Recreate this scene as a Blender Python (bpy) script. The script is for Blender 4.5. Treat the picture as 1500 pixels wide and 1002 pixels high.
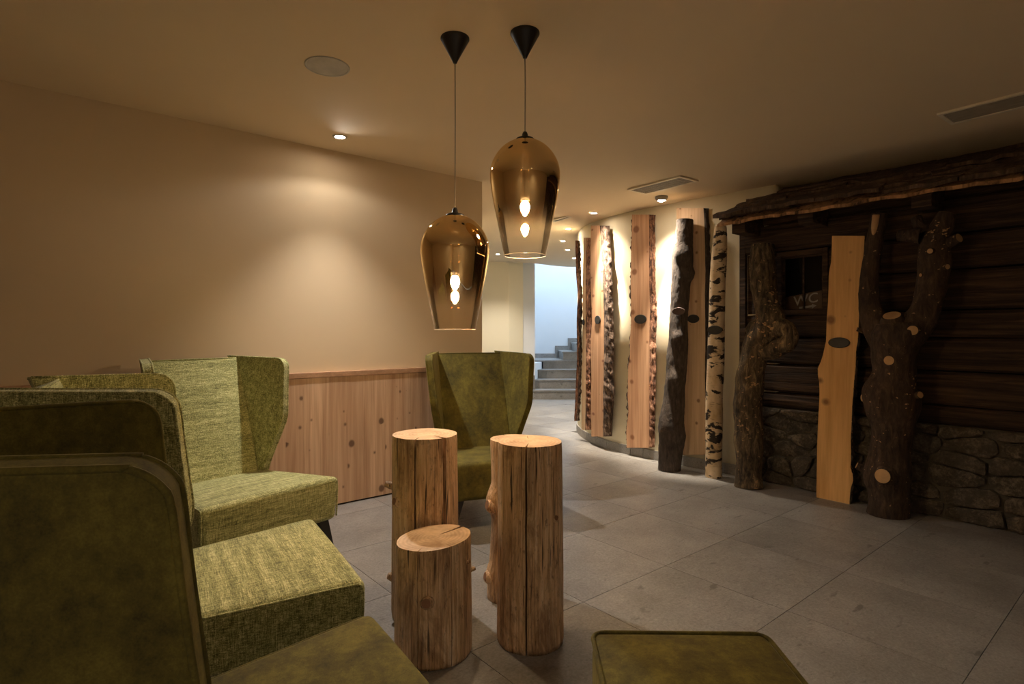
import bpy, bmesh, math, random
from mathutils import Vector, Matrix, noise

for o in list(bpy.data.objects):
    bpy.data.objects.remove(o)
SC = bpy.context.scene
COL = SC.collection
random.seed(7)

# ---------------------------------------------------------------- camera, world, exposure
F = 833.3333            # focal length in pixels of a 1500 px wide frame (20 mm)
HZ = 487.0              # row of the horizon
CAMH = 1.2
cam_d = bpy.data.cameras.new('camera')
cam_d.lens = 20.0
cam_d.sensor_width = 36.0
cam_d.shift_y = -(501.0 - HZ) / 1500.0
cam_d.clip_start = 0.02
cam = bpy.data.objects.new('camera', cam_d)
COL.objects.link(cam)
cam.location = (0, 0, CAMH)
cam.rotation_euler = (math.radians(90), 0, 0)
SC.camera = cam

w = bpy.data.worlds.new('world')
SC.world = w
w.use_nodes = True
w.node_tree.nodes['Background'].inputs[0].default_value = (0.55, 0.75, 1.0, 1)
w.node_tree.nodes['Background'].inputs[1].default_value = 0.6
vs = SC.view_settings
vs.view_transform = 'Standard'
vs.look = 'None'
vs.gamma = 1.0
vs.use_curve_mapping = False
vs.exposure = 1.33

E_PENDANT = 370.0       # emission of each pendant bulb's glowing glass
E_DOWN = 55.0           # W, downlight washing the plain wall
E_CURVE = 200.0          # W, downlights along the curved wall
E_REAR = 112.0           # W, added downlights out of view, behind the camera and in the corridor
E_SKY = 78.0           # W, daylight through the added stair skylight
WARM = (1.0, 0.74, 0.46)
NEUTRAL = (1.0, 0.925, 0.85)
CREAM_LIGHT = (1.0, 0.87, 0.70)

# ---------------------------------------------------------------- frames
_n = math.hypot(1.2, 1.0)
D1 = Vector((1.2 / _n, 1.0 / _n, 0))      # along the plain wall
D2 = Vector((-1.0 / _n, 1.2 / _n, 0))     # across the room
def W(a, b, z=0.0):
    v = D1 * a + D2 * b
    return Vector((v.x, v.y, z))
def ray(px, py):
    return Vector(((px - 750.0) / F, 1.0, (HZ - py) / F))
def atY(px, py, Y):
    r = ray(px, py) * Y
    return Vector((r.x, r.y, r.z + CAMH))
def flo(px, py, z=0.0):
    return atY(px, py, (z - CAMH) * F / (HZ - py))
def hit(px, py, n, d):
    r = ray(px, py)
    t = (d - CAMH * n.z) / r.dot(n)
    p = r * t
    return Vector((p.x, p.y, p.z + CAMH))
def sstep(a, b, x):
    t = max(0.0, min(1.0, (x - a) / (b - a)))
    return t * t * (3 - 2 * t)
def ceil_z(x, y):                          # the plaster sinks a little towards the curved wall
    return 2.465 - 0.08 * sstep(0.1, 1.1, x)
def ceil_pt(px, py, z0=2.43):
    p = flo(px, py, z0)
    for _ in range(6):
        p = flo(px, py, ceil_z(p.x, p.y))
    return p

# ---------------------------------------------------------------- helpers
def link(o, parent=None):
    COL.objects.link(o)
    if parent is not None:
        o.parent = parent
    return o
def tag(o, label, cat=None, group=None, kind=None):
    o['label'] = label
    if cat: o['category'] = cat
    if group: o['group'] = group
    if kind: o['kind'] = kind
    return o
def empty(name, loc=(0, 0, 0), rz=0.0):
    o = bpy.data.objects.new(name, None)
    o.empty_display_size = 0.1
    o.location = loc
    o.rotation_euler = (0, 0, rz)
    return link(o)
def mesh(name, verts, faces, mat, parent=None, smooth=False, bevel=0.0, seg=2, subd=0):
    m = bpy.data.meshes.new(name)
    m.from_pydata([tuple(v) for v in verts], [], [tuple(f) for f in faces])
    bm = bmesh.new(); bm.from_mesh(m)
    bmesh.ops.recalc_face_normals(bm, faces=bm.faces)
    bm.to_mesh(m); bm.free()
    if mat: m.materials.append(mat)
    if smooth:
        for p in m.polygons: p.use_smooth = True
    o = link(bpy.data.objects.new(name, m), parent)
    if bevel:
        b = o.modifiers.new('bevel', 'BEVEL')
        b.width = bevel; b.segments = seg; b.limit_method = 'ANGLE'; b.angle_limit = math.radians(35)
        b.use_clamp_overlap = True
        for p in m.polygons: p.use_smooth = True
        wn = o.modifiers.new('wn', 'WEIGHTED_NORMAL'); wn.keep_sharp = True
    if subd:
        s = o.modifiers.new('sub', 'SUBSURF'); s.levels = subd; s.render_levels = subd
    return o
def local(o, loc):
    """move the origin of a world-space mesh to loc (top-level things keep a base origin)"""
    loc = Vector(loc)
    o.data.transform(Matrix.Translation(-loc))
    o.location = loc
    return o
BOXF = [(0, 3, 2, 1), (4, 5, 6, 7), (0, 1, 5, 4), (1, 2, 6, 5), (2, 3, 7, 6), (3, 0, 4, 7)]
def box_v(x0, x1, y0, y1, z0, z1):
    return [Vector(p) for p in ((x0, y0, z0), (x1, y0, z0), (x1, y1, z0), (x0, y1, z0),
                                (x0, y0, z1), (x1, y0, z1), (x1, y1, z1), (x0, y1, z1))]
def box(name, x0, x1, y0, y1, z0, z1, mat, parent=None, bevel=0.0):
    return mesh(name, box_v(x0, x1, y0, y1, z0, z1), BOXF, mat, parent, bevel=bevel)
def wbox(name, a0, a1, b0, b1, z0, z1, mat, parent=None, bevel=0.0):
    """box in the room's own (a, b, z) frame"""
    return mesh(name, [W(v.x, v.y, v.z) for v in box_v(a0, a1, b0, b1, z0, z1)], BOXF, mat, parent, bevel=bevel)
def prism(name, poly, z0, z1, mat, parent=None, bevel=0.0):
    n = len(poly)
    v = [Vector((p[0], p[1], z0)) for p in poly] + [Vector((p[0], p[1], z1)) for p in poly]
    f = [tuple(range(n))[::-1], tuple(range(n, 2 * n))] + [(i, (i + 1) % n, n + (i + 1) % n, n + i) for i in range(n)]
    return mesh(name, v, f, mat, parent, bevel=bevel)
def lathe(name, prof, mat, parent=None, seg=48, loc=(0, 0, 0), cap0=False, cap1=False, smooth=True):
    v, f = [], []
    loc = Vector(loc)
    for r, z in prof:
        for k in range(seg):
            t = 2 * math.pi * k / seg
            v.append(loc + Vector((r * math.cos(t), r * math.sin(t), z)))
    for i in range(len(prof) - 1):
        for k in range(seg):
            k2 = (k + 1) % seg
            f.append((i * seg + k, i * seg + k2, (i + 1) * seg + k2, (i + 1) * seg + k))
    if cap0: f.append(tuple(range(seg))[::-1])
    if cap1: f.append(tuple(range((len(prof) - 1) * seg, len(prof) * seg)))
    return mesh(name, v, f, mat, parent, smooth=smooth)
def crom(pts, k):
    """Catmull-Rom resample of a list of equal-length vectors"""
    out = []
    n = len(pts)
    for i in range(n - 1):
        p0, p1, p2, p3 = pts[max(i - 1, 0)], pts[i], pts[i + 1], pts[min(i + 2, n - 1)]
        for j in range(k):
            t = j / k
            out.append([0.5 * (2 * b + (c - a) * t + (2 * a - 5 * b + 4 * c - d) * t * t + (3 * b - a - 3 * c + d) * t ** 3)
                        for a, b, c, d in zip(p0, p1, p2, p3)])
    out.append(list(pts[-1]))
    return out
def frames(pts):
    T = []
    for i in range(len(pts)):
        a, b = pts[max(i - 1, 0)], pts[min(i + 1, len(pts) - 1)]
        T.append((b - a).normalized())
    up = Vector((1, 0, 0)) if abs(T[0].x) < 0.9 else Vector((0, 1, 0))
    N = [(up - T[0] * up.dot(T[0])).normalized()]
    for i in range(1, len(pts)):
        n = N[-1] - T[i] * N[-1].dot(T[i])
        N.append(n.normalized())
    return T, N
def tube(name, pts, rad, mat, parent=None, seg=8, k=1, closed_caps=True, amp=0.0, freq=6.0, zf=1.0, seed=0.0, ridge=0.0, rfreq=40.0, cap_mat=None, cap_name='cut_face', cap0=True, cap1=True, lumps=()):
    """a swept tube; rad scalar or list; noise roughens it.  lumps: (point, reach, gain)"""
    if not isinstance(rad, (list, tuple)): rad = [rad] * len(pts)
    q = [[p[0], p[1], p[2], r] for p, r in zip(pts, rad)]
    if k > 1: q = crom(q, k)
    P = [Vector(p[:3]) for p in q]; R = [p[3] for p in q]
    T, N = frames(P)
    v, f = [], []
    for i, p in enumerate(P):
        B = T[i].cross(N[i])
        for s in range(seg):
            t = 2 * math.pi * s / seg
            d = N[i] * math.cos(t) + B * math.sin(t)
            r = R[i]
            w0 = p + d * r
            if amp:
                r *= 1 + amp * noise.noise(Vector((w0.x * freq, w0.y * freq, w0.z * freq * zf)) + Vector((seed, seed * 2, 0)))
            if ridge:
                r += ridge * noise.turbulence(Vector((w0.x * rfreq, w0.y * rfreq, w0.z * rfreq * zf * 0.6)) + Vector((seed, 0, 0)), 3, True)
            for c, reach, gain in lumps:
                e = (w0 - c).length / reach
                if e < 1: r += gain * (1 - e * e) ** 2
            v.append(p + d * r)
    n = len(P)
    for i in range(n - 1):
        for s in range(seg):
            s2 = (s + 1) % seg
            f.append((i * seg + s, i * seg + s2, (i + 1) * seg + s2, (i + 1) * seg + s))
    caps = []
    if closed_caps:
        if cap0: caps.append(tuple(range(seg))[::-1])
        if cap1: caps.append(tuple(range((n - 1) * seg, n * seg)))
        if cap_mat is None: f += caps
    o = mesh(name, v, f, mat, parent, smooth=True)
    if cap_mat is not None:
        if cap0:
            mesh(cap_name, [v[i] - T[0] * 0.0005 for i in caps[0]], [tuple(range(seg))], cap_mat, parent)
        if cap1:
            mesh(cap_name, [v[i] + T[-1] * 0.0005 for i in caps[-1]], [tuple(range(seg))], cap_mat, parent)
    return o

# ---------------------------------------------------------------- materials
class NT:
    def __init__(s, name):
        s.m = bpy.data.materials.new(name); s.m.use_nodes = True
        s.t = s.m.node_tree; s.p = s.t.nodes['Principled BSDF']; s.o = s.t.nodes['Material Output']
    def n(s, typ, **kw):
        nd = s.t.nodes.new(typ)
        for k, v in kw.items():
            if isinstance(k, str) and hasattr(nd, k): setattr(nd, k, v)
        return nd
    def l(s, a, b): s.t.links.new(a, b)
    def coords(s, scale=(1, 1, 1), what='Object', rnd=False):
        tc = s.n('ShaderNodeTexCoord'); mp = s.n('ShaderNodeMapping')
        mp.inputs['Scale'].default_value = scale
        src = tc.outputs[what]
        if rnd:
            oi = s.n('ShaderNodeObjectInfo'); ml = s.n('ShaderNodeVectorMath'); ml.operation = 'MULTIPLY_ADD'
            s.l(oi.outputs['Random'], ml.inputs[0]); ml.inputs[1].default_value = (37, 53, 71)
            s.l(src, ml.inputs[2]); src = ml.outputs[0]
        s.l(src, mp.inputs['Vector'])
        return mp.outputs[0]
    def noise(s, vec, scale=5, detail=4, rough=0.6, dist=0.0):
        nd = s.n('ShaderNodeTexNoise')
        nd.inputs['Scale'].default_value = scale; nd.inputs['Detail'].default_value = detail
        nd.inputs['Roughness'].default_value = rough; nd.inputs['Distortion'].default_value = dist
        s.l(vec, nd.inputs['Vector']); return nd.outputs[0]
    def ramp(s, fac, stops, interp='LINEAR'):
        r = s.n('ShaderNodeValToRGB'); r.color_ramp.interpolation = interp
        e = r.color_ramp.elements
        while len(e) < len(stops): e.new(0.5)
        for i, (p, c) in enumerate(stops):
            e[i].position = p
            e[i].color = (c, c, c, 1) if isinstance(c, (int, float)) else (*c, 1)
        s.l(fac, r.inputs[0]); return r.outputs[0]
    def mix(s, fac, a, b, blend='MIX'):
        m = s.n('ShaderNodeMix'); m.data_type = 'RGBA'; m.blend_type = blend
        for x, i in ((fac, 0), (a, 6), (b, 7)):
            if isinstance(x, (int, float)): m.inputs[i].default_value = x if i == 0 else (x, x, x, 1)
            elif isinstance(x, tuple): m.inputs[i].default_value = (*x, 1)
            else: s.l(x, m.inputs[i])
        return m.outputs[2]
    def math(s, op, a, b=0.0, c=None):
        m = s.n('ShaderNodeMath'); m.operation = op
        for i, x in enumerate((a, b, c)):
            if x is None: continue
            if isinstance(x, (int, float)): m.inputs[i].default_value = x
            else: s.l(x, m.inputs[i])
        return m.outputs[0]
    def bump(s, h, strength=0.4, dist=0.01):
        b = s.n('ShaderNodeBump'); b.inputs['Strength'].default_value = strength; b.inputs['Distance'].default_value = dist
        s.l(h, b.inputs['Height']); s.l(b.outputs[0], s.p.inputs['Normal'])
    def base(s, c):
        if isinstance(c, tuple): s.p.inputs['Base Color'].default_value = (*c, 1)
        else: s.l(c, s.p.inputs['Base Color'])
    def rough(s, v): s.p.inputs['Roughness'].default_value = v

def m_paint(name, col):
    t = NT(name); v = t.coords()
    big = t.noise(v, 1.2, 3)
    c = t.ramp(big, [(0.3, tuple(x * 0.965 for x in col)), (0.7, col)])
    t.base(c); t.rough(0.85); t.bump(t.noise(v, 90, 3), 0.06, 0.003); return t.m
def m_plain(name, col, rough=0.5, metal=0.0):
    t = NT(name); v = t.coords(rnd=True)
    c = t.ramp(t.noise(v, 14, 4), [(0.3, tuple(x * 0.85 for x in col)), (0.7, tuple(min(1, x * 1.1) for x in col))])
    t.base(c); t.rough(rough); t.p.inputs['Metallic'].default_value = metal; return t.m
def m_wood(name, dark, light, knots=2.2, knot_col=(0.06, 0.025, 0.01), rough=0.6, grain=1.0, axis=2, knot_size=0.16, vary=0.25):
    """sawn boards: grain along an axis, growth figure, scattered knots"""
    t = NT(name)
    sc = [22.0 * grain] * 3; sc[axis] = 0.9
    sg = [140.0 * grain] * 3; sg[axis] = 3.0
    v1 = t.coords(tuple(sc), rnd=True); v2 = t.coords(tuple(sg), rnd=True)
    fig = t.noise(v1, 1.0, 3, 0.5, 0.9); fine = t.noise(v2, 1.0, 3, 0.6)
    f = t.math('ADD', t.math('MULTIPLY', fig, 0.65), t.math('MULTIPLY', fine, 0.35))
    c = t.ramp(f, [(0.34, dark), (0.5, tuple((a + b) / 2 for a, b in zip(dark, light))), (0.66, light)])
    oi = t.n('ShaderNodeObjectInfo')
    c = t.mix(t.math('MULTIPLY', oi.outputs['Random'], vary), c, dark)
    if knots:
        sk = [knots * 3.4, 0.0, knots * 2.2]
        vk = t.coords(tuple(sk), rnd=True)
        wob = t.noise(t.coords((9, 9, 9)), 1.0, 2)
        vo = t.n('ShaderNodeTexVoronoi'); vo.inputs['Scale'].default_value = 1.0; vo.inputs['Randomness'].default_value = 1.0
        vo.voronoi_dimensions = '2D'
        sx = t.n('ShaderNodeSeparateXYZ'); cx_ = t.n('ShaderNodeCombineXYZ'); t.l(vk, sx.inputs[0])
        t.l(sx.outputs['X'], cx_.inputs['X']); t.l(sx.outputs['Z'], cx_.inputs['Y'])
        t.l(cx_.outputs[0], vo.inputs['Vector'])
        d = t.math('ADD', vo.outputs['Distance'], t.math('MULTIPLY', wob, 0.06))
        sepc = t.n('ShaderNodeSeparateColor'); t.l(vo.outputs['Color'], sepc.inputs[0])
        rsz = t.math('MULTIPLY', t.math('SUBTRACT', sepc.outputs[0], 0.4), knot_size * 1.5)
        k = t.math('SUBTRACT', d, rsz)
        kk = t.ramp(k, [(0.0, 0.85), (0.03, 0.5), (0.075, 0.0)])
        c = t.mix(kk, c, knot_col)
    t.base(c); t.rough(rough); t.bump(fine, 0.15, 0.004); return t.m
def m_bark(name, dark, mid, light, scale=1.0, rough=0.9, lo=0.35, hi=0.7, spots=0.0, spot_col=(0.5, 0.3, 0.14)):
    t = NT(name)
    v = t.coords((34 * scale, 34 * scale, 9 * scale)); v2 = t.coords((6, 6, 6))
    a = t.noise(v, 1.0, 6, 0.7, 0.6); b = t.noise(v2, 1.0, 3)
    f = t.math('ADD', t.math('MULTIPLY', a, 0.7), t.math('MULTIPLY', b, 0.3))
    c = t.ramp(f, [(lo, dark), ((lo + hi) / 2, mid), (hi, light)])
    if spots:
        vo = t.noise(t.coords((30, 30, 45)), 1.0, 3, 0.55)
        big = t.noise(t.coords((5, 5, 4)), 1.0, 2)
        msk = t.ramp(t.math('ADD', vo, t.math('MULTIPLY', big, 0.35)), [(spots, 0.0), (spots + 0.03, 1.0)])
        c = t.mix(msk, c, spot_col)
    t.base(c); t.rough(rough); t.bump(f, 0.9, 0.03); return t.m
def m_logwood(name):
    """peeled, weathered log: vertical streaks, dark stains, drying checks"""
    t = NT(name)
    a = t.noise(t.coords((46, 46, 2.2), rnd=True), 1.0, 6, 0.7, 0.5)
    b = t.noise(t.coords((190, 190, 6), rnd=True), 1.0, 3, 0.65)
    st = t.noise(t.coords((10, 10, 3.6), rnd=True), 1.0, 6, 0.72, 0.6)
    sp = t.noise(t.coords((70, 70, 26), rnd=True), 1.0, 4, 0.7)
    f = t.math('ADD', t.math('MULTIPLY', a, 0.55), t.math('MULTIPLY', b, 0.45))
    c = t.ramp(f, [(0.37, (0.26, 0.14, 0.064)), (0.48, (0.70, 0.45, 0.235)), (0.62, (0.93, 0.72, 0.48))])
    c = t.mix(t.ramp(st, [(0.48, 0.0), (0.64, 0.75)]), c, (0.24, 0.125, 0.056))
    c = t.mix(t.ramp(sp, [(0.58, 0.0), (0.68, 0.6)]), c, (0.12, 0.058, 0.024))
    chk = t.noise(t.coords((95, 95, 3.2), rnd=True), 1.0, 2, 0.5)
    ck = t.ramp(chk, [(0.30, 0.9), (0.35, 0.0)])
    c = t.mix(ck, c, (0.03, 0.014, 0.006))
    h = t.math('SUBTRACT', f, t.math('MULTIPLY', ck, 0.5))
    t.base(c); t.rough(0.5); t.bump(h, 0.7, 0.012); return t.m
def m_endgrain(name, dark, light):
    """sawn end: growth rings about the object's own axis"""
    t = NT(name)
    v = t.coords((1, 1, 1))
    ln = t.n('ShaderNodeVectorMath'); ln.operation = 'MULTIPLY'; t.l(v, ln.inputs[0]); ln.inputs[1].default_value = (1, 1, 0)
    le = t.n('ShaderNodeVectorMath'); le.operation = 'LENGTH'; t.l(ln.outputs[0], le.inputs[0])
    wob = t.noise(t.coords((5, 5, 5), rnd=True), 1.0, 3)
    r = t.math('ADD', t.math('MULTIPLY', le.outputs['Value'], 420.0), t.math('MULTIPLY', wob, 16.0))
    ring = t.math('ADD', t.math('MULTIPLY', t.math('SINE', r), 0.5), 0.5)
    sw = t.noise(t.coords((12, 12, 12), rnd=True), 1.0, 5, 0.65)
    f = t.math('ADD', t.math('MULTIPLY', ring, 0.09), t.math('MULTIPLY', sw, 0.91))
    c = t.ramp(f, [(0.3, dark), (0.62, light)])
    t.base(c); t.rough(0.7); t.bump(f, 0.15, 0.003); return t.m
def m_tweed(name):
    t = NT(name)
    a = t.noise(t.coords((22, 330, 330)), 1.0, 3, 0.65)
    b = t.noise(t.coords((330, 330, 22)), 1.0, 3, 0.65)
    d = t.noise(t.coords((330, 22, 330)), 1.0, 3, 0.65)
    w1 = t.noise(t.coords((3, 40, 40)), 1.0, 2, 0.5)
    f = t.math('ADD', t.math('ADD', t.math('MULTIPLY', a, 0.34), t.math('MULTIPLY', b, 0.33)), t.math('MULTIPLY', d, 0.33))
    f = t.math('ADD', t.math('MULTIPLY', f, 0.86), t.math('MULTIPLY', w1, 0.14))
    c = t.ramp(f, [(0.40, (0.066, 0.066, 0.020)), (0.475, (0.245, 0.245, 0.082)), (0.53, (0.45, 0.44, 0.175)), (0.60, (0.80, 0.77, 0.42))])
    t.base(c); t.rough(0.95); t.bump(f, 0.6, 0.004)
    t.p.inputs['Sheen Weight'].default_value = 0.15; return t.m
def m_velvet(name):
    t = NT(name)
    a = t.noise(t.coords((7, 7, 5)), 1.0, 6, 0.68, 0.2); b = t.noise(t.coords((300, 300, 300)), 1.0, 2)
    e = t.noise(t.coords((45, 45, 45)), 1.0, 4, 0.7)
    f = t.math('ADD', t.math('ADD', t.math('MULTIPLY', a, 0.6), t.math('MULTIPLY', e, 0.25)), t.math('MULTIPLY', b, 0.15))
    c = t.ramp(f, [(0.38, (0.044, 0.034, 0.004)), (0.5, (0.102, 0.082, 0.009)), (0.64, (0.195, 0.158, 0.022))])
    t.base(c); t.rough(0.9)
    t.p.inputs['Sheen Weight'].default_value = 0.3; t.p.inputs['Sheen Roughness'].default_value = 0.35
    t.p.inputs['Sheen Tint'].default_value = (0.55, 0.46, 0.14, 1)
    t.bump(f, 0.25, 0.004); return t.m
def m_tile(name, k=1.0):
    t = NT(name)
    v = t.coords(rnd=True)
    a = t.noise(v, 3.0, 5, 0.6); g = t.noise(v, 95, 3, 0.7); fl = t.noise(t.coords((7, 16, 10), rnd=True), 1.0, 3, 0.5)
    f = t.math('ADD', t.math('MULTIPLY', a, 0.5), t.math('MULTIPLY', g, 0.5))
    c = t.ramp(f, [(0.36, (0.235 * k, 0.22 * k, 0.20 * k)), (0.52, (0.36 * k, 0.34 * k, 0.315 * k)), (0.68, (0.50 * k, 0.475 * k, 0.445 * k))])
    c = t.mix(t.ramp(fl, [(0.27, 0.75), (0.33, 0.0)]), c, (0.10, 0.095, 0.085))
    fs = t.noise(t.coords((26, 60, 40), rnd=True), 1.0, 4, 0.7)
    c = t.mix(t.ramp(fs, [(0.33, 0.6), (0.41, 0.0)]), c, (0.13, 0.12, 0.105))
    c = t.mix(t.ramp(fs, [(0.60, 0.0), (0.68, 0.45)]), c, (0.52 * k, 0.49 * k, 0.45 * k))
    oi = t.n('ShaderNodeObjectInfo')
    c = t.mix(t.math('MULTIPLY', oi.outputs['Random'], 0.10), c, (0.22 * k, 0.20 * k, 0.18 * k))
    t.base(c); t.rough(0.42); t.bump(g, 0.08, 0.002); return t.m
def m_birch(name):
    t = NT(name)
    big = t.noise(t.coords((7, 7, 15)), 1.0, 5, 0.6, 0.4)
    ln = t.noise(t.coords((9, 9, 130)), 1.0, 3, 0.6)
    tint = t.noise(t.coords((7, 7, 5)), 1.0, 3)
    c = t.ramp(tint, [(0.35, (0.52, 0.36, 0.19)), (0.6, (0.78, 0.62, 0.42))])
    c = t.mix(t.ramp(ln, [(0.30, 0.9), (0.37, 0.0)]), c, (0.07, 0.045, 0.025))
    c = t.mix(t.ramp(big, [(0.525, 0.0), (0.56, 1.0)]), c, (0.022, 0.014, 0.009))
    t.base(c); t.rough(0.75); t.bump(big, 0.4, 0.01); return t.m
def m_oldbeam(name):
    t = NT(name)
    a = t.noise(t.coords((60, 60, 60), rnd=True), 1.0, 3, 0.6)
    tc = t.n('ShaderNodeTexCoord'); m0 = t.n('ShaderNodeMapping'); m0.inputs['Rotation'].default_value = (0, 0, math.atan2(D2.x, D2.y))
    mp = t.n('ShaderNodeMapping'); mp.inputs['Scale'].default_value = (30, 1.6, 34)
    t.l(tc.outputs['Object'], m0.inputs['Vector']); t.l(m0.outputs[0], mp.inputs['Vector'])
    g = t.noise(mp.outputs[0], 1.0, 5, 0.65, 0.6)
    c = t.ramp(g, [(0.34, (0.014, 0.007, 0.004)), (0.5, (0.045, 0.024, 0.012)), (0.70, (0.115, 0.062, 0.032))])
    c = t.mix(t.ramp(a, [(0.62, 0.0), (0.72, 0.4)]), c, (0.03, 0.018, 0.01))
    t.base(c); t.rough(0.85); t.bump(g, 0.8, 0.02); return t.m
def m_stone(name):
    t = NT(name)
    v = t.coords(rnd=True)
    a = t.noise(v, 13, 7, 0.75); b = t.noise(v, 70, 3, 0.65)
    oi = t.n('ShaderNodeObjectInfo')
    f = t.math('ADD', t.math('MULTIPLY', a, 0.7), t.math('MULTIPLY', b, 0.3))
    c = t.ramp(f, [(0.34, (0.024, 0.020, 0.015)), (0.5, (0.085, 0.069, 0.049)), (0.66, (0.30, 0.24, 0.165))])
    c = t.mix(t.math('MULTIPLY', oi.outputs['Random'], 0.5), c, (0.10, 0.08, 0.06))
    t.base(c); t.rough(0.9); t.bump(f, 0.9, 0.03); return t.m
def m_emit(name, col, s):
    t = NT(name); t.p.inputs['Base Color'].default_value = (0.8, 0.8, 0.8, 1)
    t.p.inputs['Emission Color'].default_value = (*col, 1); t.p.inputs['Emission Strength'].default_value = s; return t.m
def m_shade(name):
    """blown glass, gold mirror coat fading to clear towards the open rim (object z runs 0 top to -0.5 rim)"""
    t = NT(name)
    tc = t.n('ShaderNodeTexCoord'); sp = t.n('ShaderNodeSeparateXYZ'); t.l(tc.outputs['Object'], sp.inputs[0])
    mr = t.n('ShaderNodeMapRange'); mr.inputs['From Min'].default_value = -0.21; mr.inputs['From Max'].default_value = -0.42
    mr.interpolation_type = 'SMOOTHSTEP'
    t.l(sp.outputs['Z'], mr.inputs['Value'])
    fac = t.ramp(mr.outputs[0], [(0.0, 0.03), (0.4, 0.28), (1.0, 0.97)])
    gold = t.n('ShaderNodeBsdfGlossy'); gold.inputs['Color'].default_value = (0.86, 0.65, 0.36, 1); gold.inputs['Roughness'].default_value = 0.012
    tr = t.n('ShaderNodeBsdfTransparent'); tr.inputs['Color'].default_value = (1.0, 0.95, 0.88, 1)
    gl = t.n('ShaderNodeBsdfGlossy'); gl.inputs['Roughness'].default_value = 0.02
    fr = t.n('ShaderNodeLayerWeight'); fr.inputs['Blend'].default_value = 0.22
    clear = t.n('ShaderNodeMixShader'); t.l(t.math('MULTIPLY', fr.outputs['Fresnel'], 0.8), clear.inputs[0]); t.l(tr.outputs[0], clear.inputs[1]); t.l(gl.outputs[0], clear.inputs[2])
    mx = t.n('ShaderNodeMixShader'); t.l(fac, mx.inputs[0]); t.l(gold.outputs[0], mx.inputs[1]); t.l(clear.outputs[0], mx.inputs[2])
    t.l(mx.outputs[0], t.o.inputs['Surface']); return t.m
def m_glass(name, tint=(0.9, 0.95, 1.0)):
    t = NT(name)
    tr = t.n('ShaderNodeBsdfTransparent'); tr.inputs['Color'].default_value = (*tint, 1)
    gl = t.n('ShaderNodeBsdfGlossy'); gl.inputs['Roughness'].default_value = 0.02
    fr = t.n('ShaderNodeLayerWeight'); fr.inputs['Blend'].default_value = 0.2
    mx = t.n('ShaderNodeMixShader'); t.l(fr.outputs['Fresnel'], mx.inputs[0]); t.l(tr.outputs[0], mx.inputs[1]); t.l(gl.outputs[0], mx.inputs[2])
    t.l(mx.outputs[0], t.o.inputs['Surface']); return t.m

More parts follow.
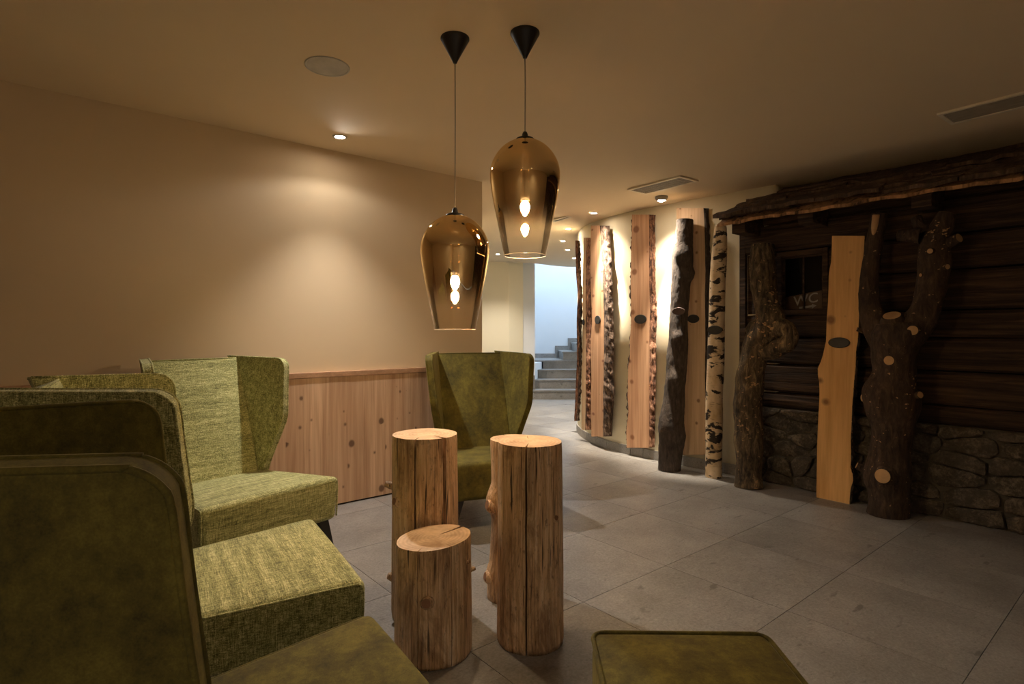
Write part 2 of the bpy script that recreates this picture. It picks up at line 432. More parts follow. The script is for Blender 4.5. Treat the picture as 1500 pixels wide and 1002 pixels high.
M = dict(
    wall=m_paint('beige_plaster', (0.71, 0.56, 0.37)),
    cream=m_paint('cream_plaster', (0.85, 0.76, 0.55)),
    ceil=m_paint('ceiling_plaster', (0.80, 0.64, 0.43)),
    white=m_paint('white_plaster', (0.80, 0.82, 0.84)),
    tile=m_tile('stone_tile', 0.74),
    grout=m_plain('grout', (0.09, 0.08, 0.07), 0.9),
    step=m_tile('stair_stone', 0.8),
    skirt=m_tile('skirting_stone', 0.75),
    pine=m_wood('reclaimed_pine', (0.42, 0.245, 0.14), (0.70, 0.48, 0.31), knots=2.6, knot_col=(0.11, 0.05, 0.025), vary=0.45, knot_size=0.16),
    pinecap=m_wood('pine_cap', (0.34, 0.18, 0.09), (0.52, 0.31, 0.18), knots=0, axis=0),
    larch=m_wood('larch', (0.48, 0.24, 0.125), (0.76, 0.48, 0.29), knots=2.0, knot_col=(0.25, 0.09, 0.035)),
    knotty=m_wood('knotty_larch', (0.48, 0.25, 0.13), (0.76, 0.49, 0.30), knots=4.2, knot_col=(0.25, 0.085, 0.035), knot_size=0.20),
    spruce=m_wood('spruce', (0.56, 0.36, 0.20), (0.78, 0.57, 0.36), knots=3.0, knot_col=(0.22, 0.10, 0.04), knot_size=0.11),
    maple=m_wood('golden_plank', (0.60, 0.31, 0.09), (0.86, 0.52, 0.20), knots=1.5, knot_col=(0.20, 0.08, 0.02), knot_size=0.10, grain=0.5),
    bark=m_bark('rough_bark', (0.028, 0.016, 0.010), (0.12, 0.072, 0.046), (0.36, 0.25, 0.18), 1.3, lo=0.42, hi=0.62),
    redbark=m_bark('red_bark', (0.05, 0.020, 0.012), (0.27, 0.12, 0.065), (0.60, 0.34, 0.21), 1.3, lo=0.42, hi=0.62),
    darkbark=m_bark('dark_bark', (0.028, 0.020, 0.015), (0.075, 0.055, 0.042), (0.17, 0.13, 0.10), 1.3),
    mossbark=m_bark('mottled_bark', (0.026, 0.018, 0.010), (0.12, 0.083, 0.044), (0.36, 0.26, 0.135), 1.0, lo=0.4, hi=0.66, spots=0.82),
    knotbark=m_bark('peeled_bark', (0.020, 0.012, 0.008), (0.065, 0.038, 0.022), (0.15, 0.095, 0.055), 1.0, spots=0.86),
    birch=m_birch('birch_bark'),
    log=m_logwood('peeled_log'),
    end=m_endgrain('end_grain', (0.40, 0.25, 0.14), (0.70, 0.50, 0.31)),
    knotface=m_plain('knot_face', (0.28, 0.14, 0.07), 0.7),
    cut=m_plain('cut_wood', (0.52, 0.32, 0.15), 0.8),
    tweed=m_tweed('green_tweed'), velvet=m_velvet('olive_velvet'),
    black=m_plain('black_metal', (0.015, 0.013, 0.012), 0.45),
    plaque=m_plain('plaque_iron', (0.045, 0.042, 0.038), 0.5, 0.4),
    plaque2=m_plain('plaque_brown', (0.085, 0.05, 0.035), 0.6),
    beam=m_oldbeam('old_timber'),
    roof=m_bark('roof_slab', (0.030, 0.018, 0.011), (0.105, 0.062, 0.036), (0.24, 0.15, 0.085), 0.8),
    eave=m_bark('eave_edge', (0.05, 0.028, 0.015), (0.32, 0.17, 0.075), (0.56, 0.31, 0.14), 0.6, lo=0.38, hi=0.58),
    stone=m_stone('field_stone'), mortar=m_plain('mortar', (0.10, 0.085, 0.062), 0.95),
    sign=m_plain('sign_brown', (0.27, 0.18, 0.125), 0.6), letter=m_plain('sign_letter', (0.92, 0.86, 0.74), 0.6),
    dark=m_plain('dark_void', (0.01, 0.008, 0.007), 0.8),
    vent=m_plain('vent_metal', (0.80, 0.70, 0.54), 0.5), slat=m_plain('vent_slat', (0.30, 0.26, 0.20), 0.5),
    disc=m_plain('speaker_grille', (0.56, 0.52, 0.46), 0.7),
    shade=m_shade('gold_fade_glass'), clear=m_glass('clear_glass'), rim=m_plain('glass_rim', (0.75, 0.66, 0.55), 0.15),
    bulb=m_emit('bulb_glow', WARM, E_PENDANT), lens=m_emit('lamp_lens', (1.0, 0.86, 0.70), 60.0),
    pane=m_glass('dark_pane', (0.8, 0.8, 0.8)),
)

# ---------------------------------------------------------------- setting: floor
HUT_A, WALL_B = 4.51, 3.834
# curved wall in the (a, b) frame
CURVE = [(4.54, 2.15), (4.50, 2.6), (4.475, 3.0), (4.465, 3.35), (4.475, 3.6), (4.52, 3.88), (4.66, 4.25), (4.86, 4.58), (5.12, 4.88), (5.55, 5.20), (6.1, 5.46), (6.9, 5.70), (7.7, 5.86), (8.45, 5.95)]
CV = [W(p[0], p[1]) for p in crom(CURVE, 8)]

floor = wbox('floor', -2.6, 9.6, -2.6, 9.2, -0.06, -0.006, M['grout'])
tag(floor, 'grey stone tiled floor of the lounge and corridor', kind='structure')
TS = 0.617
tm = None
hs = TS / 2 - 0.0013
for i in range(-7, 13):
    for j in range(-7, 13):
        a, b = 1.865 + (i + 0.5) * TS, 1.742 + (j + 0.5) * TS
        c = W(a, b)
        if a < -2.3 or a > 5.0 + max(0, b - 4.6) * 3.0 and True:
            continue
        if b < -2.3 or (b > WALL_B + 0.3 and a < 2.3): continue
        if c.y > 10.6 or c.x < -3.4: continue
        if c.y > 0 and (c.x / max(c.y, .1) > 1.6): continue
        if tm is None:
            o = mesh('tile', box_v(-hs, hs, -hs, hs, -0.012, 0.0), BOXF, M['tile'], floor)
            tm = o.data
        else:
            o = link(bpy.data.objects.new('tile', tm), floor)
        o.location = c
        o.rotation_euler = (0, 0, math.atan2(D1.y, D1.x))

# ceiling: one sheet following ceil_z, open over the stairwell
v, f = [], []
xs = [-7, -3, -1, 0.0] + [0.1 + 0.1 * k for k in range(11)] + [1.3, 2, 4, 7]
ys = [-5, 0, 4, 8, 10.3]
for y in ys:
    for x in xs: v.append((x, y, ceil_z(x, y)))
nx = len(xs)
for j in range(len(ys) - 1):
    for i in range(nx - 1): f.append((j * nx + i, j * nx + i + 1, (j + 1) * nx + i + 1, (j + 1) * nx + i))
n0 = len(v)
v += [(p[0], p[1], 2.75) for p in v[:n0]]
f += [tuple(n0 + i for i in q) for q in f[:]]
edge = [i for i in range(nx)] + [nx * (j + 1) - 1 for j in range(1, len(ys))] + [nx * (len(ys) - 1) + i for i in range(nx - 2, -1, -1)] + [nx * j for j in range(len(ys) - 2, 0, -1)]
for k in range(len(edge)):
    a_, b_ = edge[k], edge[(k + 1) % len(edge)]
    f.append((a_, b_, n0 + b_, n0 + a_))
tag(mesh('ceiling', v, f, M['ceil']), 'warm beige plaster ceiling over the lounge', kind='structure')

# plain wall on the left; it stops at the corridor mouth
tag(wbox('wall_left', -2.6, 2.868, WALL_B, WALL_B + 0.22, 0, 2.6, M['wall']), 'plain beige wall behind the chairs washed by a downlight', kind='structure')
tag(wbox('wall_back', -2.8, -2.6, -2.6, WALL_B + 0.2, 0, 2.6, M['wall']), 'plain beige wall behind the camera', kind='structure')
tag(wbox('wall_rear', -2.8, 5.6, -2.8, -2.6, 0, 2.6, M['wall']), 'plain beige wall on the near side', kind='structure')
tag(wbox('wall_cabin_side', 5.4, 5.6, -2.8, 3.0, 0, 2.6, M['cream']), 'plaster wall hidden behind the cabin front', kind='structure')
tag(wbox('wall_corridor', 2.66, 2.866, WALL_B + 0.22, 9.0, 0, 2.6, M['cream']), 'cream wall of the corridor around the corner', kind='structure')

# curved cream wall: a thick ribbon
def ribbon(name, pts, out, thick, z0, z1, mat, parent=None):
    """pts run along the wall; out>0 moves the face into the room"""
    T = []
    for i in range(len(pts)):
        d = pts[min(i + 1, len(pts) - 1)] - pts[max(i - 1, 0)]
        d.z = 0; d.normalize(); T.append(Vector((-d.y, d.x, 0)))
    v, f = [], []
    for p, n in zip(pts, T):
        for q, z in ((out, z0), (out, z1), (out - thick, z1), (out - thick, z0)):
            r = p + n * q; v.append(Vector((r.x, r.y, z)))
    k = len(pts)
    for i in range(k - 1):
        for s in range(4):
            s2 = (s + 1) % 4
            f.append((i * 4 + s, i * 4 + s2, (i + 1) * 4 + s2, (i + 1) * 4 + s))
    f += [(3, 2, 1, 0), tuple((k - 1) * 4 + s for s in range(4))]
    o = mesh(name, v, f, mat, parent)
    for p in o.data.polygons: p.use_smooth = False
    return o
def cdir(i):
    d = CV[min(i + 1, len(CV) - 1)] - CV[max(i - 1, 0)]
    d.normalize(); return d, Vector((-d.y, d.x, 0))
cw = ribbon('wall_curved', CV, 0.0, 0.2, 0, 2.6, M['cream'])
for p in cw.data.polygons: p.use_smooth = abs(p.normal.z) < 0.5 and p.area < 2
tag(cw, 'curved cream plaster wall hung with planks and trunks', kind='structure')
bb = bpy.data.objects.new('baseboard_curved', None); link(bb)
tag(bb, 'low grey stone skirting at the foot of the curved wall', kind='structure')
i = 0
while i < len(CV) - 1:
    j = min(i + 5, len(CV) - 1)
    seg = [CV[k].copy() for k in range(i, j + 1)]
    dd = (seg[-1] - seg[-2]).normalized(); seg[-1] = seg[-1] - dd * 0.004
    ribbon('skirting_tile', seg, 0.013, 0.013, 0.0, 0.088, M['skirt'], bb)
    i = j

# far walls, jamb and stairwell
tag(prism('wall_far', [(-4.2, 10.2), (-0.055, 10.2), (-0.055, 10.46), (-4.2, 10.46)], 0, 2.6, M['cream']), 'shaded cream wall at the far end of the corridor', kind='structure')
tag(prism('wall_far_return', [(-0.055, 10.2), (0.2, 10.3), (0.2, 10.46), (-0.05, 10.46)], 0, 2.6, M['cream']), 'lit cream wall section beside the stair jamb', kind='structure')
jm = tag(box('wall_stair_jamb', 0.2, 0.415, 10.32, 10.46, 0, 2.8, M['white']), 'white wall end beside the stairs lit by daylight', kind='structure')
box('jamb_skirting', 0.25, 0.415, 10.308, 10.32, 0, 0.42, M['skirt'], jm)
tag(box('wall_stair_left', 0.16, 0.36, 10.47, 12.3, 0, 4.6, M['white']), 'white left wall of the stairwell', kind='structure')
tag(box('wall_stair_back', 0.2, 4.2, 12.15, 12.35, 0, 4.6, M['white']), 'white daylit wall above the stair landing', kind='structure')
tag(box('wall_stair_right', 4.0, 4.2, 9.2, 12.3, 0, 4.6, M['white']), 'white right wall of the stairwell', kind='structure')
tag(box('wall_stair_header', 0.16, 4.2, 10.16, 10.3, 2.76, 4.6, M['white']), 'white wall over the stairwell opening', kind='structure')
tag(prism('wall_stair_near', [(2.55, 9.5), (4.2, 9.5), (4.2, 9.7), (2.5, 9.7)], 0, 2.6, M['cream']), 'cream wall closing the corridor beside the stairs', kind='structure')
# unseen skylight over the landing, added to bring daylight into the stairwell
sk = bpy.data.objects.new('added_skylight', None); link(sk); sk.location = (2.1, 11.1, 4.6)
tag(sk, 'unseen skylight added above the stairs', kind='structure')
for nm, q in (('skylight_frame', (-1.9, 1.9, -1.1, -0.85)), ('skylight_frame', (-1.9, 1.9, 0.85, 1.25)), ('skylight_frame', (-1.9, -1.6, -0.85, 0.85)), ('skylight_frame', (1.6, 1.9, -0.85, 0.85))):
    box(nm, *q, 0.0, 0.1, M['white'], sk)
box('skylight_pane', -1.6, 1.6, -0.85, 0.85, 0.03, 0.04, M['clear'], sk)
ld = bpy.data.lights.new('daylight', 'AREA'); ld.shape = 'RECTANGLE'; ld.size = 3.0; ld.size_y = 1.6
ld.energy = E_SKY; ld.color = (0.74, 0.87, 1.0)
lo = link(bpy.data.objects.new('daylight', ld), sk); lo.location = (0, 0, 0.35)

# stairs: three treads to a landing, then a flight turning right
st = empty('stone_staircase', (0.6, 10.2, 0))
tag(st, 'grey stone staircase with a landing turning right at the corridor end', 'staircase')
st.matrix_world
def st_part(name, poly, z0, z1, mat):
    o = prism(name, [(x - 0.6, y - 10.2) for x, y in poly], z0, z1, mat, st); return o
RS = 0.165
lx = lambda y: 0.28 + (y - 10.2) * 0.385
for k in range(4):
    y0 = 10.2 + 0.28 * k
    y1 = 12.14 if k == 3 else y0 + 0.28
    if k == 0:
        pr = [(0.28, 10.2), (2.6, 10.2), (2.6, y1), (0.42, y1), (0.42, 10.305), (0.28, 10.305)]
        pt = [(0.265, 10.185), (2.6, 10.185), (2.6, y1), (0.42, y1), (0.42, 10.305), (0.265, 10.305)]
    elif k < 3:
        x0 = max(0.42, lx(y0)); x1 = max(0.42, lx(y1))
        pr = [(x0, y0), (2.6, y0), (2.6, y1), (x1, y1)]
        pt = [(x0 - 0.015, y0 - 0.015), (2.6, y0 - 0.015), (2.6, y1), (x1 - 0.015, y1)]
    else:
        pr = [(lx(y0), y0), (2.6, y0), (2.6, y1), (lx(y0), y1)]
        pt = [(0.37, 11.025), (2.6, 11.025), (2.6, y1), (0.37, y1)]
    st_part('riser', pr, RS * k, RS * (k + 1) - 0.028, M['step'])
    st_part('tread', pt, RS * (k + 1) - 0.028, RS * (k + 1), M['skirt'])
for k in range(6):
    x0 = 1.0 + 0.27 * k
    z = RS * (4 + k)
    st_part('riser', [(x0, 11.1), (x0 + 0.27, 11.1), (x0 + 0.27, 12.13), (x0, 12.13)], RS * 4 if k == 0 else z - RS * 0.999, z + RS - 0.028, M['step'])
    st_part('tread', [(x0 - 0.02, 11.08), (x0 + 0.27, 11.08), (x0 + 0.27, 12.13), (x0 - 0.02, 12.13)], z + RS - 0.028, z + RS, M['skirt'])
    st_part('wall_skirting', [(x0 - 0.08, 12.13), (x0 + 0.19, 12.13), (x0 + 0.19, 12.145), (x0 - 0.08, 12.145)], z, z + RS + 0.09, M['skirt'])
st_part('wall_skirting', [(0.41, 12.13), (0.92, 12.13), (0.92, 12.145), (0.41, 12.145)], RS * 4, RS * 4 + 0.09, M['skirt'])
st_part('side_wall', [(0.37, 10.5), (0.40, 10.5), (lx(11.02) - 0.02, 11.02), (lx(11.02) - 0.02, 11.3), (0.37, 11.3)], 0, RS * 4 - 0.03, M['white'])

# ---------------------------------------------------------------- pine wainscot on the plain wall
wc = empty('pine_wainscot', W(1.0, WALL_B, 0))
tag(wc, 'knotty reclaimed pine board panelling low on the plain wall', 'wall panelling')
def wchild(name, a0, a1, b0, b1, z0, z1, mat, par, bev=0.0):
    o = wbox(name, a0, a1, b0, b1, z0, z1, mat, None, bev)
    o.parent = par; o.matrix_parent_inverse = Matrix.Translation(-par.location); return o
wd = [0.115, 0.16, 0.135, 0.20, 0.125, 0.175, 0.145, 0.19]
a = -2.58; k = 0
while a < 2.86:
    w_ = wd[(k * 5 + k // 3) % 8]
    e = min(a + w_, 2.862)
    dp = 0.028 + 0.0004 * ((k * 7) % 3)
    wchild('board', a, e - 0.0006, WALL_B - dp, WALL_B, 0.012, 0.892, M['pine'], wc)
    a = e; k += 1
wchild('cap_rail', -2.58, 2.864, WALL_B - 0.036, WALL_B, 0.8935, 0.93, M['pinecap'], wc, 0.003)
wchild('shade_gap_strip', -2.58, 2.864, WALL_B - 0.018, WALL_B, 0.0, 0.011, M['dark'], wc)  # near-black strip standing in for the shaded gap under the boards

# ---------------------------------------------------------------- ceiling fittings
def spot(name, loc, aim, energy, col, ang, blend, parent, r=0.03):
    d = bpy.data.lights.new(name, 'SPOT'); d.energy = energy; d.color = col
    d.spot_size = math.radians(ang); d.spot_blend = blend; d.shadow_soft_size = r
    o = link(bpy.data.objects.new(name, d), parent); o.location = loc
    o.rotation_euler = Vector(aim).to_track_quat('-Z', 'Y').to_euler(); return o
def downlight(px, py, label, energy, aim=(0, 0, -1), ang=100, blend=0.6, col=CREAM_LIGHT, r=0.032, surface=False, spill=None):
    p = ceil_pt(px, py)
    e = empty('downlight', p)
    tag(e, label, 'ceiling light', 'small round downlights')
    if surface:
        lathe('housing', [(0.055, 0.0), (0.055, -0.018), (0.040, -0.035), (0.033, -0.036)], M['slat'], e, 24)
        zz = -0.034
        lathe('lens', [(0.034, zz), (0.018, zz - 0.008), (0.001, zz - 0.010)], M['lens'], e, 20, cap1=True)
        spot('bulb_light', (0, 0, zz - 0.02), aim, energy, col, ang, blend, e)
    else:
        lathe('trim_ring', [(r + 0.014, 0.0), (r + 0.013, -0.005), (r, -0.006), (r - 0.001, 0.0)], M['disc'], e, 28)
        lathe('lens', [(r - 0.001, -0.002), (0.001, -0.003)], M['lens'], e, 24, cap1=True)
        spot('bulb_light', (0, 0, -0.012), aim, energy, col, ang, blend, e)
    if spill: spot('spill_light', (0, 0, -0.014 if not surface else -0.06), aim, spill[0], col, spill[1], spill[2], e)
    return e
wallward = D2
downlight(498, 200, 'single bright downlight close to the plain beige wall', E_DOWN, (0.28, -0.31, -1), 106, 0.75, col=NEUTRAL, spill=(3.0, 165, 0.25))
downlight(870, 312, 'nearest recessed downlight of the row along the curved wall', E_CURVE, (0.17, 0.13, -1), 40, 1.0, spill=(16.0, 96, 0.9))
downlight(833, 335, 'second recessed downlight of the corridor row', E_CURVE, (0.17, 0.07, -1), 40, 1.0, spill=(16.0, 96, 0.9))
downlight(825, 353, 'recessed downlight third along the corridor, leftmost dot', E_CURVE * 0.23, (0, 0, -1), 60, 1.0, spill=(8.0, 110, 0.9))
downlight(832, 366, 'recessed downlight fourth along the corridor', E_CURVE * 0.23, (0, 0, -1), 60, 1.0, spill=(8.0, 110, 0.9))
downlight(841, 378, 'farthest recessed downlight by the stairwell', E_CURVE * 0.23, (0, 0, -1), 60, 1.0, spill=(8.0, 110, 0.9))
downlight(969, 288, 'small surface-mounted spot below the ceiling grille by the dark trunk', E_CURVE, (D1.x * 0.2, D1.y * 0.2, -1), 42, 1.0, surface=True, spill=(18.0, 96, 0.7))

for a_, b_, lb in ((-1.5, -1.0, 'added unseen recessed downlight behind the camera on the left'), (0.3, -1.7, 'added unseen recessed downlight behind the camera on the right'), (5.7, 7.2, 'added unseen recessed corridor downlight around the corner of the plain wall')):  # extra downlights out of view, added to brighten lounge and far corridor wall
    q = W(a_, b_)
    rr_ = Vector((q.x, q.y, ceil_z(q.x, q.y)))
    e = empty('downlight', rr_); tag(e, lb, 'ceiling light', 'small round downlights')
    lathe('trim_ring', [(0.046, 0.0), (0.045, -0.005), (0.032, -0.006), (0.031, 0.0)], M['disc'], e, 28)
    lathe('lens', [(0.031, -0.002), (0.001, -0.003)], M['lens'], e, 24, cap1=True)
    spot('bulb_light', (0, 0, -0.012), (0, 0, -1), E_REAR * (0.5 if b_ > 0 else 0.9), NEUTRAL, 120 if b_ > 0 else 62, 0.7, e)
    if b_ < 0: spot('spill_light', (0, 0, -0.014), (0, 0, -1), 9.0, NEUTRAL, 150, 0.5, e)  # added wide beam to brighten sides that face the camera

sp = ceil_pt(479.5, 97)
e = empty('ceiling_speaker', sp)
tag(e, 'flat round grey speaker disc in the ceiling left of the pendants', 'speaker')
lathe('rim', [(0.103, 0.0), (0.103, -0.004), (0.097, -0.006), (0.094, -0.003)], M['disc'], e, 48)
lathe('grille', [(0.094, -0.003), (0.05, -0.0045), (0.001, -0.005)], M['disc'], e, 48, cap1=True)

def grille(corner_px, label, nslat, vert=0):
    c = [ceil_pt(*p) for p in corner_px]
    cen = sum(c, Vector()) / 4
    u = (c[1] - c[0]); L = (c[1] - c[0]).length; wd_ = (c[3] - c[0]).length
    ang = math.atan2(u.y, u.x)
    e = empty('air_vent', (cen.x, cen.y, ceil_z(cen.x, cen.y)), ang)
    tag(e, label, 'vent', 'ceiling air grilles')
    fr = 0.022; h = 0.012
    box('frame_bar', -L / 2, L / 2, -wd_ / 2, -wd_ / 2 + fr, -h, 0, M['vent'], e, 0.002)
    box('frame_bar', -L / 2, L / 2, wd_ / 2 - fr, wd_ / 2, -h, 0, M['vent'], e, 0.002)
    box('frame_bar', -L / 2, -L / 2 + fr, -wd_ / 2 + fr, wd_ / 2 - fr, -h, 0, M['vent'], e, 0.002)
    box('frame_bar', L / 2 - fr, L / 2, -wd_ / 2 + fr, wd_ / 2 - fr, -h, 0, M['vent'], e, 0.002)
    box('backing', -L / 2 + fr, L / 2 - fr, -wd_ / 2 + fr, wd_ / 2 - fr, -0.002, 0, M['dark'], e)
    iw = wd_ - 2 * fr
    for k in range(nslat):
        y = -iw / 2 + (k + 0.5) * iw / nslat
        t = iw / nslat * 0.27
        mesh('slat', [Vector(p) for p in ((-L / 2 + fr, y - t, -0.003), (L / 2 - fr, y - t, -0.003), (L / 2 - fr, y + t, -0.009), (-L / 2 + fr, y + t, -0.009),
              (-L / 2 + fr, y - t, -0.001), (L / 2 - fr, y - t, -0.001), (L / 2 - fr, y + t, -0.007), (-L / 2 + fr, y + t, -0.007))], BOXF, M['slat'], e)
    for k in range(vert):
        x = -L / 2 + fr + (k + 0.5) * (L - 2 * fr) / vert
        box('cross_bar', x - 0.003, x + 0.003, -iw / 2, iw / 2, -0.008, -0.003, M['slat'], e)
    return e
grille([(919, 276), (997, 256.5), (1022, 264), (946, 283)], 'rectangular ceiling grille above the curved wall spot', 7, 12)
grille([(1367, 168), (1560, 119), (1600, 128), (1390, 182)], 'long slotted ceiling grille at the right edge near the cabin', 8)
grille([(806, 321), (832, 316), (840, 318.5), (812, 323.5)], 'small ceiling grille deep in the corridor', 4)
grille([(728, 387), (745, 383), (757, 383.5), (742, 387.5)], 'faint ceiling grille beside the far cream wall', 3)

# ---------------------------------------------------------------- pendant lamps
def pendant(px, canopy_py, top_py, label):
    p = ceil_pt(px, canopy_py)
    Y = p.y
    k = Y / F
    ztop = CAMH + (HZ - top_py) * k
    e = empty('pendant_lamp', p)
    tag(e, label, 'pendant lamp', 'gold glass pendants')
    zt = ztop - p.z
    lathe('canopy', [(0.0615, 0.0), (0.062, -0.006), (0.057, -0.014), (0.012, -0.098), (0.008, -0.108)], M['black'], e, 40, cap1=True)
    tube('cord', [Vector((0, 0, -0.10)), Vector((0.0008, 0, zt * 0.5)), Vector((0, 0, zt + 0.02))], 0.0022, M['slat'], e, 8)
    lathe('top_cap', [(0.008, zt + 0.022), (0.012, zt + 0.012), (0.014, zt), (0.036, zt - 0.006), (0.046, zt - 0.016), (0.040, zt - 0.019)], M['black'], e, 32, cap0=True)
    prof = [(4, 2), (12, 4), (25, 10), (35, 18), (43, 28.5), (48.3, 40), (50.4, 52), (49.6, 66), (47.4, 82), (44, 101), (40.2, 120), (36.0, 141), (32.4, 159), (29.6, 171)]
    prof = crom([list(q) for q in prof], 4)
    s = 0.00293
    sh = lathe('glass_shade', [(q[0] * s, -q[1] * s) for q in prof], M['shade'], e, 72)
    sh.location = (0, 0, zt)
    rr = 29.6 * s
    ring = [Vector((rr * math.cos(t), rr * math.sin(t), zt - 171 * s)) for t in [2 * math.pi * i / 64 for i in range(65)]]
    tube('glass_rim', ring, 0.0017, M['rim'], e, 6, closed_caps=False)
    lathe('socket', [(0.014, zt - 0.02), (0.0155, zt - 0.05), (0.0155, zt - 0.235), (0.019, zt - 0.24), (0.019, zt - 0.268), (0.013, zt - 0.272)], M['black'], e, 24, cap1=True)
    b = lathe('bulb', [(0.010, zt - 0.272), (0.0165, zt - 0.280), (0.0195, zt - 0.292), (0.0185, zt - 0.304), (0.0135, zt - 0.318), (0.007, zt - 0.329), (0.001, zt - 0.334)], M['bulb'], e, 28)
    return e
pendant(666.5, 56, 312, 'lower left pendant lamp with gold mirrored glass fading to clear')
pendant(769, 48, 201, 'higher right pendant lamp with gold mirrored glass fading to clear')

# ---------------------------------------------------------------- log tables
def stump(name, cx, cy, r, h, label, notches, knots, tilt=(0, 0), seed=0, bend=0.0, bulges=(), ell=1.0):
    e = empty(name, (cx, cy, 0)); tag(e, label, 'log table', 'cluster of peeled log tables')
    th = [(2 * math.pi * i / 72, 1.0, 0) for i in range(72)]
    for (t0, dep, hw) in notches:
        t0 %= 2 * math.pi
        th = [q for q in th if abs((q[0] - t0 + math.pi) % (2 * math.pi) - math.pi) > hw * 1.3 or q[2]]
        th += [((t0 - hw) % (2 * math.pi), 1.0, 1), (t0, 1 - dep, 2), ((t0 + hw) % (2 * math.pi), 1.0, 1)]
    th.sort(); n = len(th)
    v, f = [], []
    rows = 36
    def R(t, z):
        d = Vector((math.cos(t), math.sin(t), 0))
        q = 1 + 0.035 * noise.noise(Vector((d.x * 1.3 + seed, d.y * 1.3, z * 1.8))) + 0.012 * noise.noise(Vector((d.x * 5 + seed, d.y * 5, z * 4)))
        q *= 1 + 0.03 * (1 - z / h)
        for (bt, bz, br, gain) in bulges:
            dt = abs((t - bt + math.pi) % (2 * math.pi) - math.pi) * r
            ee = math.hypot(dt, (z - bz)) / br
            if ee < 1: q += gain * (1 - ee * ee) ** 2
        return r * q
    for i in range(rows + 1):
        for (t, k_, m_) in th:
            z = h * i / rows
            rr = R(t, z)
            edge_in = 0.985 if i == rows else (0.975 if i == 0 else 1.0)
            wob = 0.02 * noise.noise(Vector((seed + 9, z * 5, 0))) if m_ else 0
            tt = t + wob
            x, y = rr * k_ * edge_in * math.cos(tt) * ell, rr * k_ * edge_in * math.sin(tt)
            zz = z + (z / h) ** 3 * (tilt[0] * x + tilt[1] * y)
            v.append(Vector((x + bend * math.sin(z / h * 2.6), y, zz)))
    for i in range(rows):
        for s in range(n):
            s2 = (s + 1) % n
            f.append((i * n + s, i * n + s2, (i + 1) * n + s2, (i + 1) * n + s))
    f.append(tuple(range(n))[::-1])
    o = mesh('trunk', v, f, M['log'], e, smooth=True)
    for p in o.data.polygons:
        vs_ = [vi % n for vi in p.vertices]
        if any(th[i][2] for i in vs_): p.use_smooth = False
    top = v[rows * n:]
    cen = Vector((bend * math.sin(2.6), 0, h))
    tv = [p for p in top] + [cen]
    mesh('cut_face', tv, [(s, (s + 1) % n, n) for s in range(n)], M['end'], e)
    for (t, z, kr, ln) in knots:
        d = Vector((math.cos(t), math.sin(t), 0.25)).normalized()
        rr = R(t, z)
        base = Vector((rr * math.cos(t) * ell + bend * math.sin(z / h * 2.6), rr * math.sin(t), z))
        kt = tube('knot', [base - d * 0.03, base - d * 0.002, base + d * ln * 0.7, base + d * ln], [kr * 1.75, kr * 1.35, kr * 1.02, kr * 0.9], M['log'], e, 16, 3, amp=0.12, freq=30, seed=seed + z)
        mesh('knot_face', [base + d * (ln + 0.001) + (Vector((-math.sin(t), math.cos(t), 0)) * math.cos(q) + Vector((-math.cos(t) * 0.25, -math.sin(t) * 0.25, 1)).normalized() * math.sin(q)) * kr * 0.86 for q in [2 * math.pi * i / 14 for i in range(14)]], [tuple(range(14))], M['knotface'], e)
    return e
R_ = math.radians
stump('log_table', -0.374, 2.45, 0.140, 0.764, 'tall peeled log table at the back left with a wide split', [(R_(262), 0.5, 0.022), (R_(313), 0.62, 0.06)],
      [(R_(222), 0.50, 0.017, 0.012), (R_(186), 0.545, 0.013, 0.03), (R_(190), 0.16, 0.014, 0.016)], seed=1.3)
stump('log_table', -0.298, 2.155, 0.140, 0.425, 'short peeled log table in front with a slanted top', [(R_(43), 0.85, 0.06), (R_(255), 0.3, 0.012), (R_(305), 0.3, 0.010)],
      [(R_(269), 0.245, 0.019, 0.022), (R_(2), 0.30, 0.007, 0.016), (R_(340), 0.35, 0.006, 0.008)], tilt=(0.09, 0.0), seed=4.1)
stump('log_table', 0.070, 2.235, 0.127, 0.774, 'tallest peeled log table at the right with one long vertical crack', [(R_(262), 0.7, 0.028), (R_(95), 0.7, 0.03)],
      [(R_(318), 0.50, 0.012, 0.001)], seed=7.7)
stump('log_table', 0.000, 2.60, 0.112, 0.715, 'slim knobbly log table hidden behind the tallest one', [(R_(120), 0.4, 0.02)],
      [(R_(205), 0.43, 0.022, 0.008), (R_(238), 0.385, 0.012, 0.018), (R_(200), 0.105, 0.020, 0.008)], seed=10.2, bend=0.022, bulges=[(R_(195), 0.44, 0.09, 0.25), (R_(195), 0.11, 0.06, 0.12)])

